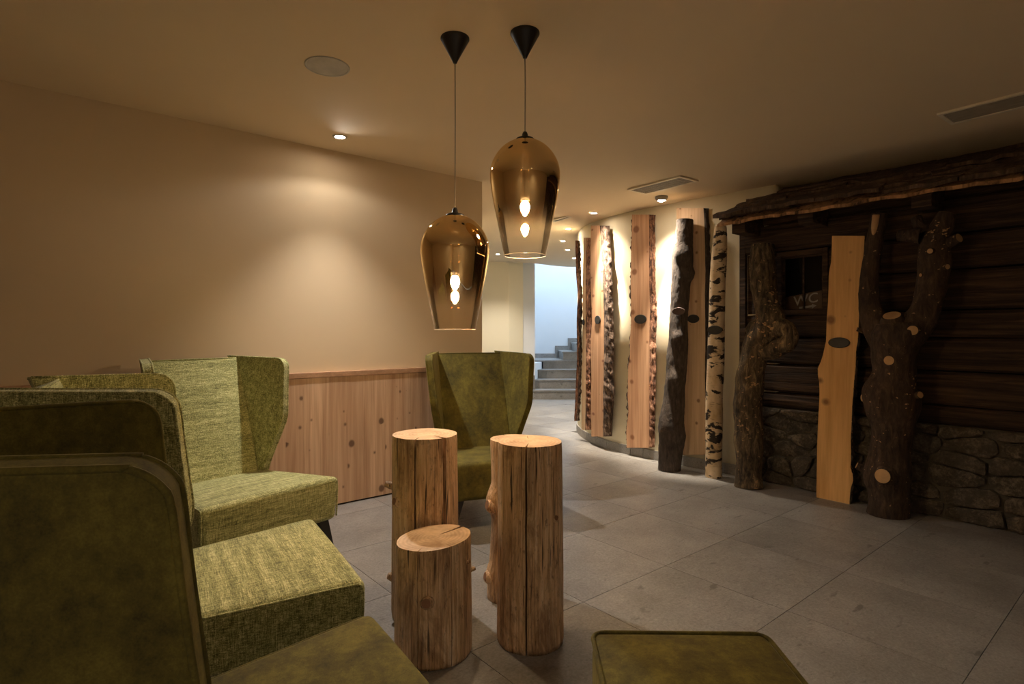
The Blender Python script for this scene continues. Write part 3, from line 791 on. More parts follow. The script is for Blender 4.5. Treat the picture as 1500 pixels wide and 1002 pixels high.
# ---------------------------------------------------------------- wing chairs
def chair(loc, rz, fab, label):
    """local frame: +y is forward, origin on the floor under the middle of the seat's front edge"""
    e = empty('wing_chair', (loc[0], loc[1], 0), rz); tag(e, label, 'armchair', 'wing chairs around the log tables')
    zt, zb = 0.435, 0.205
    # seat: trapezoid block, slightly crowned, boxed sides
    v, f = [], []
    ny, nxs = 9, 9
    SD = 0.70
    def hw(y): return 0.365 + (y / SD) * 0.095
    for j in range(ny):
        y = -SD * j / (ny - 1)
        for i in range(nxs):
            u = -1 + 2 * i / (nxs - 1)
            z = zt - 0.035 * (-y / SD) + 0.010 * (1 - u * u) * math.sin(math.pi * min(1, -y / SD * 0.9 + 0.1))
            v.append(Vector((u * hw(y), y, z)))
    nb = len(v)
    for j in range(ny):
        y = -SD * j / (ny - 1)
        yb = y - (0.012 if j == 0 else 0)
        for i in range(nxs):
            u = -1 + 2 * i / (nxs - 1)
            v.append(Vector((u * (hw(y) - 0.012), yb, zb + 0.03 * (-y / SD))))
    for j in range(ny - 1):
        for i in range(nxs - 1):
            q = (j * nxs + i, j * nxs + i + 1, (j + 1) * nxs + i + 1, (j + 1) * nxs + i)
            f.append(q); f.append(tuple(nb + t for t in q[::-1]))
    for i in range(nxs - 1):
        f.append((i, nb + i, nb + i + 1, i + 1))
        t = (ny - 1) * nxs
        f.append((t + i, t + i + 1, nb + t + i + 1, nb + t + i))
    for j in range(ny - 1):
        a_, b_ = j * nxs, (j + 1) * nxs
        f.append((a_, b_, nb + b_, nb + a_))
        a_, b_ = a_ + nxs - 1, b_ + nxs - 1
        f.append((a_, nb + a_, nb + b_, b_))
    seat = mesh('seat', v, f, fab, e, bevel=0.034, seg=5)
    for sgn in (-1, 1):
        pp = [Vector((sgn * (hw(-0.64) - 0.010), -0.64, zt - 0.042)), Vector((sgn * (hw(-0.3) - 0.010), -0.3, zt - 0.025)), Vector((sgn * (hw(-0.06) - 0.010), -0.06, zt - 0.013)),
              Vector((sgn * (hw(0) - 0.013), -0.026, zt - 0.016)), Vector((sgn * (hw(0) - 0.014), -0.015, zt - 0.030)), Vector((sgn * (hw(0) - 0.013), -0.013, zt - 0.07)), Vector((sgn * (hw(0) - 0.016), -0.018, zb + 0.02))]
        tube('seat_piping', pp, 0.0045, fab, seat, 6, 4)
    # backrest
    lean = 0.25 / 0.65
    def bk(x, t, d):      # t along the lean 0..1, d depth behind the front face
        z = 0.37 + t * 0.68
        return Vector((x, -0.580 - (z - 0.42) * lean - d, z - d * lean))
    bw0, bw1 = 0.235, 0.25
    v, f = [], []
    nt, nu = 8, 9
    for d, cr in ((0.0, 1), (0.075, 0)):
        for j in range(nt):
            t = j / (nt - 1)
            for i in range(nu):
                u = -1 + 2 * i / (nu - 1)
                puff = 0.018 * (1 - u * u) * math.sin(math.pi * min(1, t * 0.95 + 0.03)) if cr else -0.008 * (1 - u * u)
                v.append(bk(u * (bw0 + (bw1 - bw0) * t), t, d - puff))
    m_ = nt * nu
    for j in range(nt - 1):
        for i in range(nu - 1):
            q = (j * nu + i, j * nu + i + 1, (j + 1) * nu + i + 1, (j + 1) * nu + i)
            f.append(q); f.append(tuple(m_ + t for t in q[::-1]))
    for i in range(nu - 1):
        f.append((i, m_ + i, m_ + i + 1, i + 1)); t = (nt - 1) * nu
        f.append((t + i, t + i + 1, m_ + t + i + 1, m_ + t + i))
    for j in range(nt - 1):
        a_, b_ = j * nu, (j + 1) * nu
        f.append((a_, b_, m_ + b_, m_ + a_)); a_, b_ = a_ + nu - 1, b_ + nu - 1
        f.append((a_, m_ + a_, m_ + b_, b_))
    back = mesh('backrest', v, f, fab, e, bevel=0.014, seg=3)
    tube('back_piping', [bk(u * bw1, 1.0, 0.004 - 0.004 * (1 - u * u)) + Vector((0, 0, -0.002)) for u in [-1 + 0.25 * i for i in range(9)]], 0.0045, fab, back, 6)
    # wings
    out = [(-0.06, -0.03), (0.030, -0.03), (0.052, 0.02), (0.125, 0.13), (0.205, 0.245), (0.236, 0.292), (0.257, 0.34), (0.278, 0.42), (0.307, 0.53), (0.326, 0.60)]
    out += [(0.292 + 0.042 * math.cos(R_(q)), 0.636 + 0.042 * math.sin(R_(q))) for q in range(0, 91, 15)] + [(0.12, 0.682), (-0.06, 0.686)]
    for sgn in (-1, 1):
        U = Vector((sgn * 0.33, 0.944, 0)); Vv = Vector((0, -lean, 1)).normalized()
        Nn = U.cross(Vv).normalized()
        if Nn.x * sgn < 0: Nn = -Nn
        org = Vector((sgn * 0.232, -0.590, 0.42))
        th = 0.048
        inner = [org + U * a + Vv * b for a, b in out]
        outer = [p + Nn * th for p in inner]
        n = len(out)
        # faces with a slight puff: fan to a raised centre
        vv = inner + outer
        ff = [tuple(range(n)), tuple(range(n, 2 * n))[::-1]] + [(i, n + i, n + (i + 1) % n, (i + 1) % n) for i in range(n)]
        wg = mesh('wing', vv, ff, fab, e, bevel=0.010, seg=3)
        for side in (inner, outer):
            s = 0.004 if side is inner else -0.004
            pts = [p + Nn * s for p in side[1:]]
            cen = sum(pts, Vector()) / len(pts)
            pts = [p + (cen - p).normalized() * 0.003 for p in pts]
            tube('wing_piping', pts, 0.0052, fab, wg, 6, 2)
    # legs
    for sx, y, sp_ in ((-1, -0.055, 1), (1, -0.055, 1), (-1, -0.60, -1), (1, -0.60, -1)):
        x0 = sx * (hw(y) - 0.075)
        zt_ = zb + 0.03 * (-y / SD) + 0.005
        tx, ty = x0 + sx * 0.055, y + sp_ * 0.03
        v = []
        for (cx, cy, z, hx, hy) in ((tx, ty, 0, 0.011, 0.011), (x0, y, zt_, 0.03, 0.02)):
            v += [Vector((cx - hx, cy - hy, z)), Vector((cx + hx, cy - hy, z)), Vector((cx + hx, cy + hy, z)), Vector((cx - hx, cy + hy, z))]
        mesh('leg', v, BOXF, M['black'], e, bevel=0.003)
    return e
def place_chair(fl, fr, fab, label):
    """fl, fr: floor positions of the seat's left and right front corners as seen by the sitter"""
    mid = (Vector(fl) + Vector(fr)) / 2
    wv = (Vector(fr) - Vector(fl))
    ang = math.atan2(wv.y, wv.x)
    return chair(mid, ang, fab, label)
# sitter's right hand is local +x
place_chair((-0.912, 3.035), (-1.345, 2.445), M['tweed'], 'green tweed wing chair in the back left corner against the pine panelling')
chair((-0.03, 3.40), math.pi + R_(20), M['velvet'], 'olive velvet wing chair behind the log tables facing the camera')
place_chair((-0.827, 2.376), (-0.443, 1.757), M['tweed'], 'green tweed wing chair at the left, middle one of three')
place_chair((-0.389, 1.58), (0.018, 0.972), M['velvet'], 'dark olive velvet wing chair in the near left foreground')

# ottoman
def ottoman(cx, cy, rz, label):
    e = empty('ottoman', (cx, cy, 0), rz); tag(e, label, 'ottoman')
    s, h = 0.225, 0.43
    body = box('upholstered_body', -s, s, -s, s, 0.10, h - 0.03, M['velvet'], e, 0.022)
    v, f = [], []
    n = 9
    for j in range(n):
        for i in range(n):
            u, t = -1 + 2 * i / (n - 1), -1 + 2 * j / (n - 1)
            v.append(Vector((u * s * 1.005, t * s * 1.005, h - 0.012 + 0.018 * (1 - u * u) * (1 - t * t))))
    k = len(v)
    for j in range(n):
        for i in range(n):
            u, t = -1 + 2 * i / (n - 1), -1 + 2 * j / (n - 1)
            v.append(Vector((u * s, t * s, h - 0.045)))
    for j in range(n - 1):
        for i in range(n - 1):
            q = (j * n + i, j * n + i + 1, (j + 1) * n + i + 1, (j + 1) * n + i)
            f.append(q); f.append(tuple(k + t for t in q[::-1]))
    for i in range(n - 1):
        for a_, b_ in ((i, i + 1), ((n - 1) * n + i, (n - 1) * n + i + 1), (i * n, (i + 1) * n), (i * n + n - 1, (i + 1) * n + n - 1)):
            f.append((a_, b_, k + b_, k + a_))
    top = mesh('cushion', v, f, M['velvet'], e, bevel=0.018, seg=4)
    rc = 0.035; pts = []
    for qx, qy, a0 in ((1, 1, 0), (-1, 1, 90), (-1, -1, 180), (1, -1, 270)):
        for d in range(0, 91, 15):
            t = R_(a0 + d); pts.append(Vector((qx * (s - rc) + rc * math.cos(t), qy * (s - rc) + rc * math.sin(t), h - 0.012)))
    pts.append(pts[0])
    tube('piping', pts, 0.0055, M['velvet'], top, 8, closed_caps=False)
    for sx in (-1, 1):
        for sy in (-1, 1):
            v = []
            for (c, z, hh) in ((s - 0.035, 0, 0.011), (s - 0.045, 0.11, 0.02)):
                v += [Vector((sx * c - hh, sy * c - hh, z)), Vector((sx * c + hh, sy * c - hh, z)), Vector((sx * c + hh, sy * c + hh, z)), Vector((sx * c - hh, sy * c + hh, z))]
            mesh('leg', v, BOXF, M['black'], e, bevel=0.002)
    return e
ottoman(0.428, 1.255, R_(-1), 'square olive velvet ottoman with piped top in the near foreground')

# ---------------------------------------------------------------- planks on the curved wall
C7 = lambda x, y: (820 + x * 0.3994, 300 + y * 0.3994)
def wall_frame(px):
    """curved-wall point seen at column px (nearest), its tangent and its normal into the room"""
    best = None
    for i in range(len(CV)):
        p = CV[i]
        e_ = abs(750 + F * p.x / p.y - px)
        if p.y < 8 and (best is None or e_ < best[0]): best = (e_, i)
    i = best[1]; d, n = cdir(i)
    return CV[i], d, n
def interp_rows(rows, n):
    rows = sorted(rows)
    out = []
    y0, y1 = rows[0][0], rows[-1][0]
    for k in range(n + 1):
        y = y0 + (y1 - y0) * k / n
        for a_, b_ in zip(rows, rows[1:]):
            if a_[0] <= y <= b_[0] + 1e-9:
                t = (y - a_[0]) / (b_[0] - a_[0]); t = t * t * (3 - 2 * t) * 0.5 + t * 0.5
                out.append([y] + [p + (q - p) * t for p, q in zip(a_[1:], b_[1:])]); break
    return out
def plank(name, rows, pn, pd, thick, mat, label, barkL=None, barkR=None, group='live-edge planks along the wall', wob=0.0025, seed=0.0, bottom=None, bw=None):
    """rows: (py, left px, right px[, bark right px]) -> outline on the plane pn.x = pd; thickness goes back along -pn"""
    rr = interp_rows(rows, 40)
    horiz = Vector((-pn.y, pn.x, 0)).normalized()
    def ptp(px, py): return hit(px, py, pn, pd)
    L, R2, Bk = [], [], []
    for q in rr:
        a_, b_ = ptp(q[1], q[0]), ptp(q[2], q[0])
        zc = (a_.z + b_.z) / 2
        wv = (b_ - a_).normalized()
        a_ = a_ + wv * wob * noise.noise(Vector((a_.z * 14, seed, 0))); b_ = b_ + wv * wob * noise.noise(Vector((b_.z * 14, seed + 5, 0)))
        L.append(a_); R2.append(b_)
        if len(q) > 3: Bk.append(ptp(q[3], q[0]))
    base = (L[-1] + R2[-1]) / 2
    e = empty(name, base); tag(e, label, 'wood plank', group)
    back = -pn * thick
    back.z = 0
    if bottom is not None:      # square off on the floor
        L[-1].z = R2[-1].z = bottom
    n = len(L)
    v = []
    for a_, b_ in zip(L, R2): v += [a_ - base, b_ - base, b_ + back - base, a_ + back - base]
    f = []
    for i in range(n - 1):
        for s in range(4):
            s2 = (s + 1) % 4
            f.append((i * 4 + s, i * 4 + s2, (i + 1) * 4 + s2, (i + 1) * 4 + s))
    f += [(3, 2, 1, 0), tuple((n - 1) * 4 + s for s in range(4))]
    mesh('board', v, f, mat, e)
    def bark_strip(edge, outp, m_, sd):
        vv, ff = [], []
        prof = 7
        fine = 3
        E2 = crom([list(p) for p in edge], fine); O2 = crom([list(p) for p in outp], fine)
        for p_, o_ in zip(E2, O2):
            p_, o_ = Vector(p_), Vector(o_)
            wv = o_ - p_
            for s in range(prof):
                t = s / (prof - 1)
                ang = t * math.pi / 2 * 1.15
                q = p_ + wv * math.sin(min(ang, math.pi / 2)) + back * (1 - math.cos(ang)) * 0.70
                nn = noise.turbulence(Vector((q.x * 30 + sd, q.y * 30, q.z * 16)), 3, True)
                q = q + (wv.normalized() * 0.030 + pn * 0.020) * (nn - 0.35) * min(1, t * 3 + 0.1)
                vv.append(q - base)
        n_ = len(E2)
        for i in range(n_ - 1):
            for s in range(prof - 1):
                ff.append((i * prof + s, i * prof + s + 1, (i + 1) * prof + s + 1, (i + 1) * prof + s))
        ff += [tuple(range(prof)), tuple((n_ - 1) * prof + s for s in range(prof))]
        mesh('bark_edge', vv, ff, m_, e, smooth=True)
    if barkR: bark_strip(R2, Bk if Bk else [p + (p - q).normalized() * (bw or 0.012) for p, q in zip(R2, L)], barkR, seed)
    if barkL: bark_strip(L, [p + (p - q).normalized() * 0.008 for p, q in zip(L, R2)], barkL, seed + 3)
    return e
def oval(px, py, pn, pd, wpx, hpx, label, mat, tilt=0.0):
    """oval plate on a plane (width measured along the plane)"""
    c = hit(px, py, pn, pd)
    hz = Vector((-pn.y, pn.x, 0)).normalized()
    up = pn.cross(hz); up = up if up.z > 0 else -up
    a_ = (hit(px + wpx / 2, py, pn, pd) - c).length; b_ = abs((hit(px, py - hpx / 2, pn, pd) - c).length)
    e = empty('oval_plaque', c); tag(e, label, 'plaque', 'dark oval name plaques')
    v, f = [], []
    N_ = 40
    for sc_, off in ((1, -0.004), (1, 0.004), (0.94, 0.006)):
        for k in range(N_):
            t = 2 * math.pi * k / N_
            v.append(hz * math.cos(t) * a_ * sc_ + up * math.sin(t) * b_ * sc_ + pn * off)
    for r in range(2):
        for k in range(N_):
            k2 = (k + 1) % N_
            f.append((r * N_ + k, r * N_ + k2, (r + 1) * N_ + k2, (r + 1) * N_ + k))
    f.append(tuple(range(N_))[::-1])
    mesh('rim', v, f, mat, e)
    v2 = [hz * math.cos(t) * a_ * 0.94 + up * math.sin(t) * b_ * 0.94 + pn * 0.0052 for t in [2 * math.pi * k / N_ for k in range(N_)]]
    mesh('face', v2, [tuple(range(N_))], mat, e)
    return e
def c7rows(rows):
    return [[C7(0, q[0])[1]] + [C7(x, 0)[0] for x in q[1:]] for q in rows]

# plank with red bark, alone on the bright wall
p, d, n = wall_frame(938)
pl4 = (n, n.dot(p) + 0.05)
plank('live_edge_plank', c7rows([(36, 265, 327, 341), (90, 264, 328, 341), (180, 262, 327, 341), (300, 260, 328, 342), (400, 262, 331, 346), (440, 261, 329, 346), (500, 257, 329, 343), (560, 258, 329, 343), (585, 251, 329, 343), (700, 249, 328, 341), (760, 252, 328, 341), (830, 244, 328, 339), (891, 245, 326, 337)]),
      *pl4, 0.046, M['larch'], 'reddish live-edge plank with bark strip, standing alone between two bright wall patches', M['bark'], M['redbark'], seed=2)
oval(938, 467.5, pl4[0], pl4[1] + 0.006, 17.5, 13.5, 'dark oval plaque on the reddish live-edge plank', M['plaque'])
# plank with rough dark bark
p, d, n = wall_frame(872)
pl3 = (n, n.dot(p) + 0.06)
plank('live_edge_plank', c7rows([(76, 114, 147, 167), (150, 113, 152, 172), (240, 112, 158, 177), (320, 114, 160, 180), (420, 118, 162, 182), (520, 113, 162, 184), (640, 116, 161, 180), (690, 114, 158, 187), (760, 114, 160, 180), (850, 116, 158, 176)]),
      *pl3, 0.055, M['knotty'], 'knotty live-edge plank with thick rough dark bark on its right edge', None, M['bark'], seed=4)
oval(875.5, 468.5, pl3[0], pl3[1] + 0.006, 8.0, 12.5, 'small dark oval plaque on the knotty plank with thick bark', M['plaque'])
# pale narrow plank and bark slab at the turn of the wall
p, d, n = wall_frame(858)
n2 = (n + Vector((0, -0.25, 0))).normalized()
plank('live_edge_plank', c7rows([(121, 88, 97, 108), (300, 84, 95, 108), (500, 84, 95, 107), (700, 80, 95, 106), (826, 80, 93, 105)]),
      n2, n2.dot(p) + 0.095, 0.05, M['spruce'], 'narrow pale plank with brown edge at the turn of the curved wall', None, M['redbark'], seed=6)
oval(854.6, 472, n2, n2.dot(p) + 0.102, 3.0, 9, 'tiny dark oval plaque on the narrow pale plank', M['plaque'])
p, d, n = wall_frame(846)
n3 = Vector((-0.35, -1, 0)).normalized()
c3 = p + n * 0.03
plank('live_edge_plank', c7rows([(131, 57, 66, 71), (240, 59, 67, 75), (340, 66, 73, 79), (420, 62, 70, 77), (560, 63, 70, 77), (700, 57, 66, 73), (793, 53, 61, 67)]),
      n3, n3.dot(atY(847, 480, 6.36)), 0.06, M['redbark'], 'leftmost brown bark slab at the edge of the curved wall', None, M['bark'], seed=8)
# tall pale plank behind the dark trunk
p, d, n = wall_frame(1016)
pl6 = (n, n.dot(p) + 0.04)
plank('live_edge_plank', c7rows([(12, 428, 527, 539), (60, 428, 530, 541), (150, 428, 532, 543), (260, 430, 534, 547), (330, 430, 532, 546), (400, 432, 533, 545), (500, 436, 534, 542), (620, 440, 532, 539), (720, 444, 534, 538), (917, 448, 534, 537)]),
      *pl6, 0.036, M['spruce'], 'wide pale spruce plank partly hidden behind the dark leaning trunk', None, M['darkbark'], seed=10)
oval(1015.5, 467, pl6[0], pl6[1] + 0.006, 17, 12.5, 'dark oval plaque on the pale plank beside the dark trunk', M['plaque'])

# ---------------------------------------------------------------- trunks
def trunk_rows(rows, Y0, Y1):
    """rows: (py, left px, right px), top to bottom; depth runs Y1 (top) to Y0 (floor)"""
    rows = sorted(rows, reverse=True)
    pts, rad = [], []
    y0, y1 = rows[0][0], rows[-1][0]
    for q in rows:
        t = (q[0] - y0) / (y1 - y0)
        Y = Y0 + (Y1 - Y0) * t
        pts.append(atY((q[1] + q[2]) / 2, q[0], Y)); rad.append((q[2] - q[1]) / 2 * Y / F)
    pts[0].z = 0.0
    return pts, rad
def trunk(name, rows, Y0, Y1, mat, label, seed, amp=0.10, freq=7, ridge=0.004, lumps_px=(), seg=40, knots=(), group='tree trunks leaning on the wall', cap=None):
    pts, rad = trunk_rows(rows, Y0, Y1)
    base = pts[0].copy(); base.z = 0
    e = empty(name, base); tag(e, label, 'tree trunk', group)
    lumps = []
    for px, py, reach, gain, Yl in lumps_px:
        lumps.append((atY(px, py, Yl) - base, reach, gain))
    tube('trunk', [q - base for q in pts], rad, mat, e, seg, 10, amp=amp, freq=freq, zf=0.7, seed=seed, ridge=ridge, rfreq=45, cap_mat=cap or M['cut'], cap0=False, lumps=lumps)
    for px, py, Yk, dr, kr, ln in knots:
        stub(e, base, px, py, Yk, dr, kr, ln, mat)
    return e, base
def stub(e, base, px, py, Yk, dr, kr, ln, mat, name='branch_stub', face=None):
    b_ = atY(px, py, Yk) - base
    d = Vector(dr).normalized()
    s = tube(name, [b_ - d * 0.05, b_, b_ + d * ln], [kr * 1.7, kr * 1.25, kr], mat, e, 18, 4, amp=0.15, freq=25, seed=px, cap0=False, cap1=False)
    up = Vector((0, 0, 1)) if abs(d.z) < 0.9 else Vector((1, 0, 0))
    u = d.cross(up).normalized(); w_ = d.cross(u)
    mesh('cut_face', [b_ + d * (ln + 0.0005) + (u * math.cos(t) + w_ * math.sin(t)) * kr * 0.97 for t in [2 * math.pi * i / 18 for i in range(18)]], [tuple(range(18))], face or M['cut'], s)
# dark trunk
rows = c7rows([(56, 430, 489), (110, 425, 488), (170, 414, 486), (240, 411, 484), (300, 410, 476), (360, 408, 472), (430, 404, 468), (520, 398, 468), (600, 393, 463), (700, 385, 458), (770, 372, 453), (820, 366, 455), (870, 366, 455), (978, 363, 440)])
trunk('tree_trunk', rows, 4.97, 4.965, M['darkbark'], 'thick dark bark trunk leaning on the curved wall', 3.1, lumps_px=[(1001, 372, 0.10, 0.03, 4.88), (1012, 402, 0.09, 0.03, 4.9), (990, 495, 0.09, 0.03, 4.87), (987, 555, 0.10, 0.035, 4.86), (1002, 640, 0.1, 0.02, 4.86)], ridge=0.006)
oval(994, 456, Vector((-0.35, -0.93, 0.05)).normalized(), Vector((-0.35, -0.93, 0.05)).normalized().dot(atY(994, 456, 4.868)), 19, 11, 'brown oval plaque on the dark leaning trunk', M['plaque2'])
# birch
rows = c7rows([(80, 570, 610), (110, 566, 612), (200, 557, 611), (300, 551, 606), (400, 548, 604), (500, 545, 603), (600, 541, 601), (700, 537, 596), (800, 536, 596), (900, 536, 594), (999, 535, 593)])
trunk('birch_trunk', rows, 4.73, 4.60, M['birch'], 'slim white birch trunk with black scars beside the cabin', 5.2, amp=0.04, ridge=0.001)
nb = Vector((-0.3, -0.95, 0.0)).normalized()
oval(1047, 483.5, nb, nb.dot(atY(1047, 483.5, 4.575)), 22, 13, 'dark oval plaque on the birch trunk', M['plaque'])

# ---------------------------------------------------------------- cabin front
hut = empty('cabin_facade', W(HUT_A, 1.6, 0))
tag(hut, 'dark old timber cabin front on a rubble stone base under a slab roof', 'cabin facade')
def hpar(o, par=None):
    par = par or hut
    o.parent = par
    o.matrix_parent_inverse = Matrix.Translation(-hut.location)
    return o
def hmesh(name, verts, faces, mat, par=None, **kw): return hpar(mesh(name, verts, faces, mat, None, **kw), par)
def hbeam(name, b0, b1, z0, z1, depth, mat, seed, amp=0.010, a_front=None, nseg=None):
    """hewn beam: lofted rectangle with wavering faces"""
    a_front = HUT_A if a_front is None else a_front
    nseg = nseg or max(2, int((b1 - b0) / 0.10))
    v, f = [], []
    for i in range(nseg + 1):
        b = b0 + (b1 - b0) * i / nseg
        n1 = noise.noise(Vector((b * 2.1, seed, 0))) * amp; n2 = noise.noise(Vector((b * 2.3, seed, 7))) * amp
        n3 = noise.noise(Vector((b * 3.1, seed, 13))) * amp
        zm = (z0 + z1) / 2
        ring = [(a_front + 0.018 + n3, z0 + n1 * 0.6 + 0.004), (a_front - 0.006 + n3, z0 + 0.022 + n1), (a_front - 0.012 + n1, zm + n2), (a_front - 0.006 + n3, z1 - 0.022 + n2), (a_front + 0.018 + n3, z1 + n2 * 0.6 - 0.004), (a_front + depth, z1 - 0.004), (a_front + depth, z0 + 0.004)]
        for a_, z in ring: v.append(W(a_, b, z))
    k = 7
    for i in range(nseg):
        for s in range(k):
            s2 = (s + 1) % k
            f.append((i * k + s, i * k + s2, (i + 1) * k + s2, (i + 1) * k + s))
    f += [tuple(range(k))[::-1], tuple(nseg * k + s for s in range(k))]
    o = hmesh(name, v, f, mat)
    for p in o.data.polygons: p.use_smooth = False
    return o
zs = [0.60, 0.725, 0.95, 1.165, 1.345, 1.605, 1.835, 2.06]
for k in range(7):
    z0, z1 = zs[k], zs[k + 1]
    if 4 <= k <= 5: hbeam('timber_beam', -2.5, 1.735, z0, z1, 0.12, M['beam'], k * 3.3)
    elif k == 6: hbeam('timber_beam', -2.5, 2.37, z0, z1, 0.12, M['beam'], k * 3.3, a_front=HUT_A - 0.025)
    else: hbeam('timber_beam', -2.5, 2.37, z0, z1, 0.12, M['beam'], k * 3.3)
hbeam('timber_beam', -2.5, 2.37, 2.06, 2.30, 0.12, M['beam'], 31.0, a_front=HUT_A + 0.01)
# corner post, upright boards beside the window
def hboxp(name, a0, a1, b0, b1, z0, z1, mat, bev=0.003, par=None): return hpar(wbox(name, a0, a1, b0, b1, z0, z1, mat, None, bev), par)
hboxp('corner_post', HUT_A - 0.03, HUT_A + 0.12, 2.372, 2.425, 0.0, 2.06, M['beam'], 0.005)
for k in range(4):
    b0 = 2.118 + k * 0.062
    hboxp('upright_board', HUT_A - 0.004 * (k % 2), HUT_A + 0.05, b0, b0 + 0.059, 1.35, 1.832, M['beam'])
# back closure so no light leaks behind the boards
hboxp('backing_panel', HUT_A + 0.125, HUT_A + 0.14, -2.5, 2.40, 0.0, 2.3, M['dark'], 0)
# window
wf = hboxp('window_frame', HUT_A - 0.02, HUT_A + 0.06, 2.080, 2.115, 1.335, 1.832, M['beam'])
wl = Vector()
for q in ((1.738, 1.775, 1.335, 1.832), (1.775, 2.080, 1.335, 1.372), (1.775, 2.080, 1.790, 1.832)):
    hboxp('window_frame', HUT_A - 0.02, HUT_A + 0.06, q[0], q[1], q[2], q[3], M['beam'])
hboxp('window_sash', HUT_A + 0.005, HUT_A + 0.028, 1.775, 1.789, 1.372, 1.79, M['beam'], 0.001)
hboxp('window_sash', HUT_A + 0.005, HUT_A + 0.028, 2.066, 2.080, 1.372, 1.79, M['beam'], 0.001)
hboxp('window_sash', HUT_A + 0.005, HUT_A + 0.028, 1.789, 2.066, 1.776, 1.79, M['beam'], 0.001)
hboxp('window_sash', HUT_A + 0.005, HUT_A + 0.028, 1.789, 2.066, 1.372, 1.382, M['beam'], 0.001)
hboxp('mullion', HUT_A + 0.002, HUT_A + 0.026, 1.918, 1.929, 1.382, 1.776, M['beam'], 0.001)
hboxp('window_pane', HUT_A + 0.017, HUT_A + 0.019, 1.930, 2.066, 1.382, 1.776, M['pane'], 0)
hboxp('window_pane', HUT_A + 0.017, HUT_A + 0.019, 1.789, 1.917, 1.382, 1.776, M['pane'], 0)
# the restroom sign standing behind the glass
A_S = HUT_A + 0.034
sg = empty('restroom_sign', W(A_S, 1.92, 1.375))
tag(sg, 'brown sign reading WC with an arrow to the right, inside the cabin window', 'sign')
def spar(o): o.parent = sg; o.matrix_parent_inverse = Matrix.Translation(-sg.location); return o
poly = [(2.074, 1.376), (1.781, 1.376), (1.781, 1.522), (2.074, 1.478)]
vv = [W(A_S, b, z) for b, z in poly] + [W(A_S + 0.006, b, z) for b, z in poly]
spar(mesh('sign_panel', vv, [(0, 1, 2, 3), (7, 6, 5, 4), (0, 4, 5, 1), (1, 5, 6, 2), (2, 6, 7, 3), (3, 7, 4, 0)], M['sign']))
cu = bpy.data.curves.new('wc', 'FONT'); cu.body = 'WC'; cu.size = 0.105; cu.extrude = 0.001; cu.align_x = 'CENTER'; cu.offset = 0.0006
to = bpy.data.objects.new('wc_tmp', cu); COL.objects.link(to)
dg = bpy.context.evaluated_depsgraph_get()
tme = bpy.data.meshes.new_from_object(to.evaluated_get(dg))
bpy.data.objects.remove(to)
tme.materials.clear(); tme.materials.append(M['letter'])
# text x -> -D2 (to the right as seen), y -> up
rot = Matrix(((-D2.x, 0, -D1.x, 0), (-D2.y, 0, -D1.y, 0), (0, 1, 0, 0), (0, 0, 0, 1)))
shear = Matrix(((1, 0, 0, 0), (0.15, 1, 0, 0), (0, 0, 1, 0), (0, 0, 0, 1)))
tme.transform(Matrix.Translation(W(A_S - 0.002, 1.917, 1.420)) @ rot @ shear)
lt = link(bpy.data.objects.new('lettering', tme)); spar(lt)
arr = [(-0.062, -0.006), (0.032, 0.008), (0.032, -0.004), (0.068, 0.021), (0.032, 0.040), (0.032, 0.026), (-0.062, 0.012)]
arr = [(-0.062, -0.007), (0.034, -0.007), (0.034, -0.017), (0.066, 0.001), (0.034, 0.019), (0.034, 0.009), (-0.062, 0.009)]
av = [W(A_S - 0.003, 1.905 - x, 1.396 + y + x * 0.12) for x, y in arr] + [W(A_S - 0.0005, 1.905 - x, 1.396 + y + x * 0.12) for x, y in arr]
k = len(arr)
spar(mesh('arrow', av, [tuple(range(k)), tuple(range(k, 2 * k))[::-1]] + [(i, (i + 1) % k, k + (i + 1) % k, k + i) for i in range(k)], M['letter']))

# rubble stones: Voronoi cells on the base wall
def clip(poly, p, q):
    """keep the side of poly nearer to p than q"""
    mx, my = (p[0] + q[0]) / 2, (p[1] + q[1]) / 2
    dx, dy = q[0] - p[0], q[1] - p[1]
    out = []
    for i in range(len(poly)):
        a_, b_ = poly[i], poly[(i + 1) % len(poly)]
        da, db = (a_[0] - mx) * dx + (a_[1] - my) * dy, (b_[0] - mx) * dx + (b_[1] - my) * dy
        if da <= 0: out.append(a_)
        if (da < 0 < db) or (db < 0 < da):
            t = da / (da - db); out.append((a_[0] + (b_[0] - a_[0]) * t, a_[1] + (b_[1] - a_[1]) * t))
    return out
rs = random.Random(11)
hmesh('mortar_bed', [W(v.x, v.y, v.z) for v in box_v(HUT_A - 0.005, HUT_A + 0.1, -1.2, 2.372, 0, 0.60)], BOXF, M['mortar'])
SY = 1.75
seeds = []
row = 0
z = 0.06
while z < 0.60:
    b = -1.2 + rs.random() * 0.1
    while b < 2.38:
        seeds.append((b + rs.uniform(-0.02, 0.02), (z + rs.uniform(-0.03, 0.03)) * SY)); b += rs.uniform(0.09, 0.34)
    z += rs.uniform(0.095, 0.125)
